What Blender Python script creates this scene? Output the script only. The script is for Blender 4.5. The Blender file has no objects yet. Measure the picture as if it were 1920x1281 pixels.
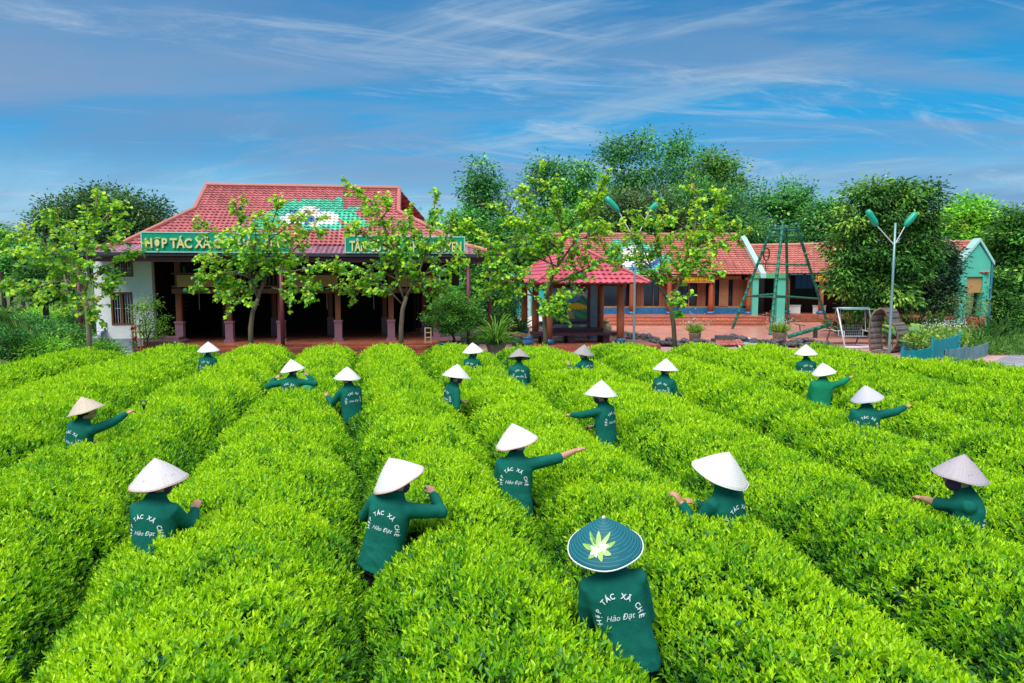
import bpy, math, random
import numpy as np
from mathutils import Vector, Matrix
from mathutils.bvhtree import BVHTree
R = math.radians
rng = np.random.default_rng(7)
random.seed(7)
sc = bpy.context.scene
C = sc.collection
# ------------------------------------------------------------------ camera
CAM_H = 3.0; PITCH = R(5.16); FPX = 1280.0
cd = bpy.data.cameras.new('camera'); cam = bpy.data.objects.new('camera', cd); C.objects.link(cam)
cam.location = (0, 0, CAM_H); cam.rotation_euler = (math.pi/2 - PITCH, 0, 0)
cd.sensor_width = 36; cd.lens = 24; cd.clip_end = 3000; cd.clip_start = 0.05
sc.camera = cam
# ------------------------------------------------------------------ world
SUN_EL, SUN_AZ = 56.0, 205.0       # azimuth measured clockwise from +Y
w = bpy.data.worlds.new("World"); sc.world = w; w.use_nodes = True
nt = w.node_tree; nt.nodes.clear(); N = nt.nodes.new; L = nt.links.new
def wmath(op, a, b=None, c=None):
    n = N('ShaderNodeMath'); n.operation = op
    for i, v in enumerate((a, b, c)):
        if v is None: continue
        if isinstance(v, (int, float)): n.inputs[i].default_value = v
        else: L(v, n.inputs[i])
    return n.outputs[0]
def wmix(f, a, b):
    n = N('ShaderNodeMix'); n.data_type = 'RGBA'
    for i, v in ((0, f), (6, a), (7, b)):
        if isinstance(v, (int, float)): n.inputs[i].default_value = v
        elif isinstance(v, tuple): n.inputs[i].default_value = (*v, 1)
        else: L(v, n.inputs[i])
    return n.outputs[2]
def wramp(f, stops):
    n = N('ShaderNodeValToRGB'); L(f, n.inputs[0]); e = n.color_ramp.elements
    n.color_ramp.interpolation = 'EASE'
    while len(e) < len(stops): e.new(0.5)
    for k, (p, c) in enumerate(stops):
        e[k].position = p; e[k].color = (*c, 1) if isinstance(c, tuple) else (c, c, c, 1)
    return n.outputs[0]
sky = N('ShaderNodeTexSky'); sky.sky_type = 'NISHITA'; sky.sun_disc = False
sky.sun_elevation = R(SUN_EL); sky.sun_rotation = R(SUN_AZ); sky.ozone_density = 4.0; sky.air_density = 1.3; sky.dust_density = 0.4
hs = N('ShaderNodeHueSaturation'); hs.inputs['Saturation'].default_value = 1.5; hs.inputs['Value'].default_value = 1.0
L(sky.outputs[0], hs.inputs['Color'])
tc = N('ShaderNodeTexCoord'); sep = N('ShaderNodeSeparateXYZ'); L(tc.outputs['Generated'], sep.inputs[0])
zc = wmath('MAXIMUM', sep.outputs[2], 0.0)
den = wmath('ADD', zc, 0.16)
u_ = wmath('DIVIDE', sep.outputs[0], den); v_ = wmath('DIVIDE', sep.outputs[1], den)
def cloud(su, sv, sk, off, detail, rough, dist, scale=1.0):
    cx = N('ShaderNodeCombineXYZ')
    a = wmath('ADD', wmath('MULTIPLY', u_, su), wmath('MULTIPLY', v_, sk))
    L(a, cx.inputs[0]); L(wmath('MULTIPLY', wmath('ADD', v_, wmath('MULTIPLY', u_, sk*0.9)), sv), cx.inputs[1]); cx.inputs[2].default_value = off
    n = N('ShaderNodeTexNoise'); n.inputs['Scale'].default_value = scale; n.inputs['Detail'].default_value = detail
    n.inputs['Roughness'].default_value = rough; n.inputs['Distortion'].default_value = dist
    L(cx.outputs[0], n.inputs['Vector']); return n.outputs[0]
grad = wramp(zc, [(0.0, (2.3, 3.3, 3.9)), (0.09, (1.3, 2.6, 3.6)), (0.19, (0.1, 1.65, 3.35)), (0.36, (0.0, 0.95, 2.35)), (0.50, (1.4, 2.1, 3.1)), (0.75, (7.6, 7.9, 8.0))])  # last stops: unseen upper sky, brightened as added overcast fill light
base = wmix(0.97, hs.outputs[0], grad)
soft = wramp(cloud(0.40, 0.65, 0.12, 3.1, 7, 0.6, 0.6), [(0.42, 0.0), (0.68, 0.85)])
base = wmix(soft, base, (0.75, 1.45, 2.5))
wisp = wramp(cloud(0.50, 1.5, 0.30, 7.7, 9, 0.68, 1.1), [(0.49, 0.0), (0.74, 0.85)])
base = wmix(wisp, base, (1.8, 2.55, 3.2))
w2 = wramp(cloud(0.75, 2.6, -0.28, 31.0, 9, 0.7, 1.3), [(0.52, 0.0), (0.74, 0.8)])
base = wmix(w2, base, (2.1, 2.75, 3.5))
grey = wramp(cloud(0.30, 1.3, -0.05, 12.2, 8, 0.62, 0.8), [(0.45, 0.0), (0.63, 0.85)])
low = wramp(zc, [(0.0, 0.9), (0.16, 0.75), (0.38, 0.25)])
base = wmix(wmath('MULTIPLY', grey, low), base, (1.15, 1.65, 2.5))
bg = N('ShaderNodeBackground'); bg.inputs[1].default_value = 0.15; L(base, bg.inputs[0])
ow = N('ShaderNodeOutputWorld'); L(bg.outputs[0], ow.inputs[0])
sd = bpy.data.lights.new('sun', 'SUN'); sd.energy = 2.3; sd.angle = R(40); sd.color = (1.0, 0.96, 0.88)
sun = bpy.data.objects.new('sun', sd); C.objects.link(sun)
az = R(SUN_AZ); el = R(SUN_EL)
sdir = Vector((math.sin(az)*math.cos(el), math.cos(az)*math.cos(el), math.sin(el)))
sun.rotation_euler = sdir.to_track_quat('Z', 'Y').to_euler()
vs = sc.view_settings; vs.view_transform = 'Standard'; vs.look = 'None'; vs.exposure = 0.60; vs.gamma = 1
sc.cycles.max_bounces = 6; sc.cycles.transparent_max_bounces = 6; sc.cycles.diffuse_bounces = 3
# ------------------------------------------------------------------ projection helpers (photo pixel -> world)
Fw = np.array([0, math.cos(PITCH), -math.sin(PITCH)]); Up = np.array([0, math.sin(PITCH), math.cos(PITCH)])
def ray(u, v): return Fw + (u-960)/FPX*np.array([1., 0, 0]) + (640.5-v)/FPX*Up
def aty(u, v, Y): d = ray(u, v); return np.array([0, 0, CAM_H]) + d*(Y/d[1])
def atz(u, v, z): d = ray(u, v); return np.array([0, 0, CAM_H]) + d*((z-CAM_H)/d[2])
def proj(P):
    P = np.asarray(P, float); q = P - np.array([0, 0, CAM_H]); d = q@Fw
    return 960 + FPX*q[..., 0]/d, 640.5 - FPX*(q@Up)/d
class Frame:
    def __init__(s, ox, oy, deg):
        s.o = np.array([ox, oy, 0.]); a = R(deg); s.a = a
        s.ex = np.array([math.cos(a), math.sin(a), 0]); s.ey = np.array([-math.sin(a), math.cos(a), 0])
    def W(s, x, y, z): return s.o + s.ex*x + s.ey*y + np.array([0, 0, z])
    def pt(s, u, v, ly):          # local x and z where the ray through the pixel meets the plane local y = ly
        d = ray(u, v); c = np.array([0, 0, CAM_H]) - s.o
        t = (ly - c@s.ey)/(d@s.ey); p = c + d*t
        return float(p@s.ex), float(p[2])
    def x(s, u, ly): return s.pt(u, 525, ly)[0]
    def z(s, u, v, ly): return s.pt(u, v, ly)[1]
WORLD = Frame(0, 0, 0)
# ------------------------------------------------------------------ materials
def lin(c):
    return tuple(((x/255)/12.92 if x/255 <= 0.04045 else ((x/255+0.055)/1.055)**2.4) for x in c)
MATS = {}
def mat(name, col, rough=0.7, var=0.0, scale=5.0, bump=0.0, metal=0.0, spec=0.4, stretch=None, col2=None):
    if name in MATS: return MATS[name]
    m = bpy.data.materials.new(name); m.use_nodes = True; t = m.node_tree; b = t.nodes['Principled BSDF']
    b.inputs['Roughness'].default_value = rough; b.inputs['Metallic'].default_value = metal
    b.inputs['Specular IOR Level'].default_value = spec
    b.inputs['Base Color'].default_value = (*col, 1)
    if var > 0 or bump > 0 or col2:
        tcn = t.nodes.new('ShaderNodeTexCoord'); mp = t.nodes.new('ShaderNodeMapping')
        if stretch: mp.inputs['Scale'].default_value = stretch
        t.links.new(tcn.outputs['Object'], mp.inputs[0])
        n = t.nodes.new('ShaderNodeTexNoise'); n.inputs['Scale'].default_value = scale; n.inputs['Detail'].default_value = 6; n.inputs['Roughness'].default_value = 0.65
        t.links.new(mp.outputs[0], n.inputs['Vector'])
        r = t.nodes.new('ShaderNodeValToRGB'); r.color_ramp.elements[0].position = 0.3; r.color_ramp.elements[1].position = 0.7
        c1 = tuple(x*(1-var) for x in col); c2 = col2 if col2 else tuple(min(1, x*(1+var*0.8)) for x in col)
        r.color_ramp.elements[0].color = (*c1, 1); r.color_ramp.elements[1].color = (*c2, 1)
        t.links.new(n.outputs[0], r.inputs[0]); t.links.new(r.outputs[0], b.inputs['Base Color'])
        if bump > 0:
            bp = t.nodes.new('ShaderNodeBump'); bp.inputs['Strength'].default_value = bump; bp.inputs['Distance'].default_value = 0.02
            t.links.new(n.outputs[0], bp.inputs['Height']); t.links.new(bp.outputs[0], b.inputs['Normal'])
    MATS[name] = m; return m
def vcol_mat(name, rough=0.6, transl=0.0, spec=0.35, noise=0.0, nscale=40):
    m = bpy.data.materials.new(name); m.use_nodes = True; t = m.node_tree; b = t.nodes['Principled BSDF']
    a = t.nodes.new('ShaderNodeAttribute'); a.attribute_name = 'Col'; src = a.outputs['Color']
    if noise > 0:
        tcn = t.nodes.new('ShaderNodeTexCoord'); n = t.nodes.new('ShaderNodeTexNoise'); n.inputs['Scale'].default_value = nscale; n.inputs['Detail'].default_value = 5
        t.links.new(tcn.outputs['Object'], n.inputs['Vector'])
        mr = t.nodes.new('ShaderNodeMapRange'); mr.inputs[3].default_value = 1-noise; mr.inputs[4].default_value = 1+noise
        t.links.new(n.outputs[0], mr.inputs[0])
        mx = t.nodes.new('ShaderNodeVectorMath'); mx.operation = 'SCALE'; t.links.new(src, mx.inputs[0]); t.links.new(mr.outputs[0], mx.inputs['Scale']); src = mx.outputs[0]
    t.links.new(src, b.inputs['Base Color']); b.inputs['Roughness'].default_value = rough; b.inputs['Specular IOR Level'].default_value = spec
    if transl > 0:
        tr = t.nodes.new('ShaderNodeBsdfTranslucent'); t.links.new(src, tr.inputs[0])
        ms = t.nodes.new('ShaderNodeMixShader'); ms.inputs[0].default_value = transl
        o = t.nodes['Material Output']; t.links.new(b.outputs[0], ms.inputs[1]); t.links.new(tr.outputs[0], ms.inputs[2]); t.links.new(ms.outputs[0], o.inputs[0])
    MATS[name] = m; return m
LEAF = vcol_mat('leaf', 0.42, 0.34, 0.45)
LEAFD = vcol_mat('leaf_far', 0.6, 0.25, 0.2)
TILE = vcol_mat('clay_tile', 0.45, 0, 0.4, 0.22, 2.5)
PAINT = vcol_mat('paint', 0.6, 0, 0.3, 0.08, 6)
def brickmat(name, c1, c2, mortar, bw, bh, msize=0.02, rough=0.6, vertical=False, bump=0.3, offset=0.5):
    m = bpy.data.materials.new(name); m.use_nodes = True; t = m.node_tree; b = t.nodes['Principled BSDF']
    tcn = t.nodes.new('ShaderNodeTexCoord'); src = tcn.outputs['Object']
    if vertical:
        s = t.nodes.new('ShaderNodeSeparateXYZ'); t.links.new(src, s.inputs[0])
        ad = t.nodes.new('ShaderNodeMath'); t.links.new(s.outputs[0], ad.inputs[0]); t.links.new(s.outputs[1], ad.inputs[1])
        c = t.nodes.new('ShaderNodeCombineXYZ'); t.links.new(ad.outputs[0], c.inputs[0]); t.links.new(s.outputs[2], c.inputs[1]); src = c.outputs[0]
    br = t.nodes.new('ShaderNodeTexBrick'); t.links.new(src, br.inputs['Vector'])
    br.inputs['Color1'].default_value = (*c1, 1); br.inputs['Color2'].default_value = (*c2, 1); br.inputs['Mortar'].default_value = (*mortar, 1)
    br.inputs['Scale'].default_value = 1; br.inputs['Brick Width'].default_value = bw; br.inputs['Row Height'].default_value = bh; br.inputs['Mortar Size'].default_value = msize
    br.inputs['Bias'].default_value = 0.0; br.offset = offset
    n = t.nodes.new('ShaderNodeTexNoise'); n.inputs['Scale'].default_value = 1.3; n.inputs['Detail'].default_value = 6; t.links.new(tcn.outputs['Object'], n.inputs['Vector'])
    mr = t.nodes.new('ShaderNodeMapRange'); mr.inputs[3].default_value = 0.65; mr.inputs[4].default_value = 1.35; t.links.new(n.outputs[0], mr.inputs[0])
    mx = t.nodes.new('ShaderNodeVectorMath'); mx.operation = 'SCALE'; t.links.new(br.outputs[0], mx.inputs[0]); t.links.new(mr.outputs[0], mx.inputs['Scale'])
    t.links.new(mx.outputs[0], b.inputs['Base Color']); b.inputs['Roughness'].default_value = rough
    bp = t.nodes.new('ShaderNodeBump'); bp.inputs['Strength'].default_value = bump; bp.inputs['Distance'].default_value = 0.01; bp.invert = True
    t.links.new(br.outputs['Fac'], bp.inputs['Height']); t.links.new(bp.outputs[0], b.inputs['Normal'])
    MATS[name] = m; return m
# ------------------------------------------------------------------ mesh helpers
def link(o, parent=None):
    C.objects.link(o)
    if parent is not None: o.parent = parent
    return o
def npmesh(name, V, faces, mats, col=None, midx=None, smooth=False, parent=None, k=None):
    """V (n,3); faces (m,k) int array or list of lists"""
    me = bpy.data.meshes.new(name); V = np.asarray(V, np.float32)
    if isinstance(faces, np.ndarray):
        m, k = faces.shape
        me.vertices.add(len(V)); me.vertices.foreach_set('co', V.ravel())
        me.loops.add(m*k); me.loops.foreach_set('vertex_index', faces.astype(np.int32).ravel())
        me.polygons.add(m); me.polygons.foreach_set('loop_start', np.arange(0, m*k, k, dtype=np.int32))
        me.polygons.foreach_set('loop_total', np.full(m, k, np.int32))
    else:
        me.from_pydata([tuple(map(float, v)) for v in V], [], faces)
    for mm in (mats if isinstance(mats, (list, tuple)) else [mats]): me.materials.append(mm)
    if midx is not None: me.polygons.foreach_set('material_index', np.asarray(midx, np.int32))
    if smooth: me.polygons.foreach_set('use_smooth', np.ones(len(me.polygons), bool))
    me.update(calc_edges=True)
    if col is not None:
        ca = me.attributes.new('Col', 'FLOAT_COLOR', 'POINT'); c = np.ones((len(V), 4), np.float32); c[:, :3] = col
        ca.data.foreach_set('color', c.ravel())
    me.validate()
    return link(bpy.data.objects.new(name, me), parent)
class MB:
    def __init__(s, fr=WORLD): s.V = []; s.F = []; s.M = []; s.c = []; s.fr = fr; s.m = 0; s.col = (1, 1, 1)
    def add(s, vs, fs, local=True):
        b = len(s.V)
        for v in vs: s.V.append(s.fr.W(*v) if local else np.array(v, float)); s.c.append(s.col)
        for f in fs: s.F.append([b+i for i in f]); s.M.append(s.m)
        return s
    def box(s, x0, x1, y0, y1, z0, z1):
        return s.add([(x0, y0, z0), (x1, y0, z0), (x1, y1, z0), (x0, y1, z0), (x0, y0, z1), (x1, y0, z1), (x1, y1, z1), (x0, y1, z1)],
              [(0, 3, 2, 1), (4, 5, 6, 7), (0, 1, 5, 4), (1, 2, 6, 5), (2, 3, 7, 6), (3, 0, 4, 7)])
    def tube(s, pts, rad, n=8, local=False, caps=True, squash=None):
        P = [s.fr.W(*p) if local else np.array(p, float) for p in pts]
        if not hasattr(rad, '__len__'): rad = [rad]*len(P)
        prev = None; rings = []
        for i, p in enumerate(P):
            d = (P[min(i+1, len(P)-1)] - P[max(i-1, 0)]); d = d/(np.linalg.norm(d)+1e-9)
            if prev is None:
                a = np.array([1., 0, 0]) if abs(d[0]) < 0.8 else np.array([0, 1., 0])
            else: a = prev
            a = a - d*(a@d); a /= np.linalg.norm(a)+1e-9; b = np.cross(d, a); prev = a
            rings.append([p + rad[i]*(a*math.cos(t)+b*math.sin(t)) for t in np.linspace(0, 2*math.pi, n, endpoint=False)])
        vs = [v for r in rings for v in r]; fs = []
        for i in range(len(P)-1):
            for j in range(n): fs.append((i*n+j, i*n+(j+1) % n, (i+1)*n+(j+1) % n, (i+1)*n+j))
        if caps: fs.append(tuple(range(n-1, -1, -1))); fs.append(tuple((len(P)-1)*n+j for j in range(n)))
        return s.add(vs, fs, False)
    def lathe(s, prof, cx, cy, n=20, local=True):
        c = s.fr.W(cx, cy, 0) if local else np.array([cx, cy, 0.]); vs = []; fs = []
        for r, z in prof:
            for j in range(n):
                t = 2*math.pi*j/n; vs.append(c + np.array([r*math.cos(t), r*math.sin(t), z]))
        for i in range(len(prof)-1):
            for j in range(n): fs.append((i*n+j, i*n+(j+1) % n, (i+1)*n+(j+1) % n, (i+1)*n+j))
        fs.append(tuple(range(n-1, -1, -1))); fs.append(tuple((len(prof)-1)*n+j for j in range(n)))
        return s.add(vs, fs, False)
    def build(s, name, mats, parent=None, smooth=False, origin=True):
        V = np.array(s.V); off = np.zeros(3)
        if origin and parent is None: off = np.array([V[:, 0].mean(), V[:, 1].mean(), V[:, 2].min()])
        if parent is not None: off = np.array(parent.matrix_world.translation) if parent.get('_o') is None else np.array(parent['_o'])
        o = npmesh(name, V-off, s.F, mats, np.array(s.c), s.M, smooth, parent)
        if parent is None: o.location = off
        o['_o'] = [float(x) for x in (off if parent is None else off)]
        return o
def tag(o, label, cat, group=None):
    o['label'] = label; o['category'] = cat
    if group: o['group'] = group
    return o
def thing(name, label, cat, loc, group=None):
    o = bpy.data.objects.new(name, None); C.objects.link(o); o.location = [float(x) for x in loc]; o['_o'] = [float(x) for x in loc]; o.empty_display_size = 0.2
    return tag(o, label, cat, group)
def struct(o): o['kind'] = 'structure'; return o
def norm(a): return a/(np.linalg.norm(a, axis=-1, keepdims=True)+1e-9)
def leafmesh(P, D, Nn, ln, wd, col):
    """folded leaf blades: P base, D direction, Nn face normal, ln length, wd width -> V,F(quads),C"""
    n = len(P); D = norm(D); S = norm(np.cross(D, Nn)); U = norm(np.cross(S, D))
    ln = np.broadcast_to(ln, (n,))[:, None]; wd = np.broadcast_to(wd, (n,))[:, None]
    f = wd*0.22
    V = np.stack([P, P+D*ln*0.30+S*wd*0.5+U*f, P+D*ln*0.68+S*wd*0.38+U*f*0.7-0*U, P+D*ln-U*ln*0.10, P+D*ln*0.68-S*wd*0.38+U*f*0.7, P+D*ln*0.30-S*wd*0.5+U*f], 1)
    b = (np.arange(n)*6)[:, None]
    F = np.concatenate([b+np.array([0, 1, 2, 3]), b+np.array([0, 3, 4, 5])], 0)
    Cc = np.repeat(col, 6, 0)
    return V.reshape(-1, 3), F, Cc
def randdir(n, r=rng):
    d = r.normal(size=(n, 3)); return norm(d)
def vnoise(P, s, seed=0):
    r = np.random.default_rng(seed); out = 0
    for k in range(6):
        w_ = r.normal(size=3)*s*(1+0.45*k); out = out + np.sin(P@w_ + r.uniform(0, 6.28))/(1+0.3*k)
    return out/3.0
# ------------------------------------------------------------------ people: placement data (hat centre pixel first)
HATZ = 1.45
# key: u,v of hat rim centre; hat roll (deg, right side up +), hat pitch (deg, front down +), body yaw (deg, + turns to the left), lean, scale, hands as (u,v,extra depth) or None
PEOPLE = [
 dict(k=1,  u=391, v=658, roll=0, pit=-2, yaw=0, hat='plain', label='picker half sunk in tea in front of the second house tree, arms down'),
 dict(k=2, dia=0.42,  u=549, v=694, roll=8, pit=-2, yaw=-4, rh=(574, 700, -0.02), lh=(520, 706, .05), elbowup=1, label='picker raising both elbows to adjust the conical hat'),
 dict(k=3, side=-3, dia=0.41,  u=651, v=709, roll=-2, pit=-3, yaw=38, lh=(612, 740, .12), label='picker reaching left across the tea with black trousers showing below the shirt'),
 dict(k=4, side=10, dia=0.4,  u=162, v=771, roll=16, pit=-2, yaw=-18, rh=(243, 772, .18), rstraight=1, hat='tan', label='picker in tan conical hat stretching the right arm straight toward a garden sprinkler'),
 dict(k=5, dia=0.42,  u=298, v=903, roll=5, pit=-4, yaw=-8, rh=(369, 946, .30), hat='aged', label='large figure at left in speckled white hat, right hand lifted just above the leaves'),
 dict(k=6, side=10, dia=0.42,  u=748, v=899, roll=22, pit=-6, yaw=-16, rh=(808, 918, .22), lean=6, label='picker under a steeply tilted pale hat with pink rim, right elbow bent outward'),
 dict(k=7, side=3,  u=855, v=706, roll=-7, pit=3, yaw=-58, rh=(862, 770, .0), lh=(872, 753, .2), bare=1, label='picker seen nearly from the side with bare forearm hanging and face turned right'),
 dict(k=8,  u=887, v=660, roll=4, pit=-2, yaw=-25, label='picker in white hat beside the big grey bonsai planter'),
 dict(k=9,  u=973, v=672, roll=0, pit=16, yaw=3, hat='grey', label='picker with dark underside of the grey hat showing, facing the pavilion'),
 dict(k=10, dia=0.42, u=969, v=829, roll=14, pit=-4, yaw=-10, rh=(1086, 842, .12), bare=1, rstraight=1, label='picker with rolled sleeve extending a bare right forearm over the tea'),
 dict(k=11, side=-5, u=1094, v=664, roll=-6, pit=-2, yaw=30, lh=(1066, 681, .1), hat='grey', label='picker in weathered grey hat reaching left in front of the pavilion'),
 dict(k=12, u=1127, v=741, roll=-3, pit=4, yaw=48, lh=(1066, 778, .05), lstraight=1, label='standing picker in profile, left arm reaching out, long shirt and dark trousers visible'),
 dict(k=13, side=-13, dia=0.435, u=1135, v=1024, roll=6, pit=-15, yaw=-6, hat='teal', lean=4, label='nearest picker in the teal conical hat painted with white tea flowers'),
 dict(k=14, dia=0.43, u=1248, v=693, roll=-2, pit=0, yaw=-32, rh=(1275, 739, .12), label='picker under a bright white hat with right hand low by the hedge flank'),
 dict(k=15, side=-5, u=1350, v=889, roll=-16, pit=-12, yaw=34, lh=(1272, 934, .12), rh=(1292, 938, .34), label='picker under the brightest white hat tilted right, both hands held out to the left'),
 dict(k=16, u=1511, v=664, roll=2, pit=-1, yaw=-8, hat='plain', label='picker half hidden in tea in front of the garden swing'),
 dict(k=17, side=5, dia=0.38, u=1545, v=699, roll=12, pit=-4, yaw=-22, rh=(1595, 707, .12), rstraight=1, noprint=1, label='picker in brighter green shirt without lettering reaching right'),
 dict(k=18, side=4, dia=0.4, u=1626, v=747, roll=14, pit=-4, yaw=-14, rh=(1703, 761, .14), rstraight=1, hat='lilac', label='picker with light blue cloth tied at the waist and right arm outstretched'),
 dict(k=19, dia=0.4, u=1800, v=893, roll=-6, pit=-3, yaw=64, lh=(1722, 932, .05), bare=1, lstraight=1, hat='greybig', label='picker at far right in grey lilac hat, lettering turned away, left forearm bare'),
]
for p in PEOPLE:
    p['hp'] = atz(p['u'], p['v'], HATZ)
# ------------------------------------------------------------------ tea field
GAPS = [
 [(0, 745), (100, 718), (190, 692), (250, 668)],
 [(0, 885), (50, 862), (150, 825), (250, 768), (345, 718), (388, 692), (425, 668)],
 [(60, 1215), (115, 1155), (215, 1010), (300, 925), (375, 840), (465, 775), (530, 705), (548, 680)],
 [(697, 1281), (694, 1200), (690, 1075), (685, 980), (660, 855), (664, 785), (668, 700), (667, 672)],
 [(1260, 1281), (1220, 1235), (1150, 1150), (1090, 1070), (1010, 985), (940, 890), (885, 800), (830, 735), (795, 690), (788, 672)],
 [(1860, 1262), (1710, 1190), (1590, 1095), (1475, 1020), (1400, 985), (1310, 940), (1150, 835), (1040, 770), (965, 705), (930, 672)],
 [(1920, 1055), (1810, 1000), (1700, 945), (1600, 900), (1480, 845), (1340, 785), (1250, 742), (1150, 700), (1080, 672)],
 [(1920, 925), (1760, 865), (1620, 800), (1470, 742), (1340, 695), (1262, 672)],
 [(1920, 830), (1700, 778), (1560, 733), (1440, 693), (1390, 672)],
 [(1920, 768), (1700, 715), (1530, 684), (1500, 672)],
 [(1920, 728), (1750, 700), (1620, 676)],
]
YS = np.arange(1.6, 21.01, 0.1)
def gapx(pts):
    W = np.array([atz(u, v, 0.85) for u, v in pts]); o = np.argsort(W[:, 1]); W = W[o]
    x = np.interp(YS, W[:, 1], W[:, 0])
    lo = YS < W[0, 1]; x[lo] = W[0, 0] + (YS[lo]-W[0, 1])*(-0.21)
    hi = YS > W[-1, 1]; x[hi] = W[-1, 0] + (YS[hi]-W[-1, 1])*(-0.2)
    kk = np.ones(13)/13; xp = np.pad(x, 6, mode='edge'); 
    xs = np.convolve(xp, kk, 'valid'); return xs
GX = [gapx(g) for g in GAPS]
GX = [GX[0]-5.7, GX[0]-3.8, GX[0]-1.9] + GX
GX += [GX[-1]+1.9, GX[-1]+3.8]
for i in range(1, len(GX)): GX[i] = np.maximum(GX[i], GX[i-1]+1.05)
endp = np.array([atz(u, v, 1.0) for u, v in [(-500, 745), (0, 684), (120, 668), (240, 657), (600, 653), (1180, 653), (1400, 652), (1560, 656), (1610, 663), (1800, 684), (1920, 698), (2300, 740)]])
oe = np.argsort(endp[:, 0])
def yend(x): return np.interp(x, endp[oe, 0], endp[oe, 1])
tt = np.linspace(-1, 1, 401)
def prof(t): return 0.38 + 0.69*np.power(np.clip(1-np.abs(t)**2.7, 0, 1), 0.55)
hh = prof(tt)
def row_height(x, y, t, seed):
    P = np.stack([x, y, np.full_like(x, seed*3.1)], -1)
    h = prof(t)*(1 + 0.055*vnoise(P, 0.9, 5) + 0.042*vnoise(P, 3.0, 6) + 0.022*vnoise(P, 8.0, 8))
    ye = yend(x); e = np.clip((ye - y)/0.9, 0, 1)
    return h*np.sqrt(np.clip(1-(1-e)**2.2, 0, 1)) - (e <= 0)*0.0
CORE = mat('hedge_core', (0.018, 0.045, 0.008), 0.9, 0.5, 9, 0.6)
ROWLAB = ['tea hedge row at the far left edge beside the dark shrubs', 'second tea hedge row from the left edge', 'third tea hedge row from the left, curving behind the picker in the tan hat',
 'tea hedge row just left of the picker in the tan hat', 'tea hedge row between the tan hat picker and the speckled hat picker', 'broad tea hedge row right of the speckled hat picker, ending under the left house tree',
 'tea hedge row between the tilted pink rim hat and the bare forearm picker', 'tea hedge row running from the teal hat toward the grey planter', 'tea hedge row left of the far right grey lilac hat, passing the brightest white hat',
 'tea hedge row right of the picker with the low right hand', 'tea hedge row behind the waist cloth picker', 'tea hedge row between the two rightmost sprinklers and the garden swing', 'tea hedge row ending by the heart sculpture', 'tea hedge row along the teal netting fence', 'outermost right tea hedge row beside the grey road']
PXY = np.array([p['hp'][:2] for p in PEOPLE])
def in_person(P):
    m = np.zeros(len(P), bool)
    for p in PEOPLE:
        m |= (((P[:, 0]-p['hp'][0])/0.23)**2 + ((P[:, 1]-p['hp'][1]-0.05)/0.19)**2) < 1
    return m
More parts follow.
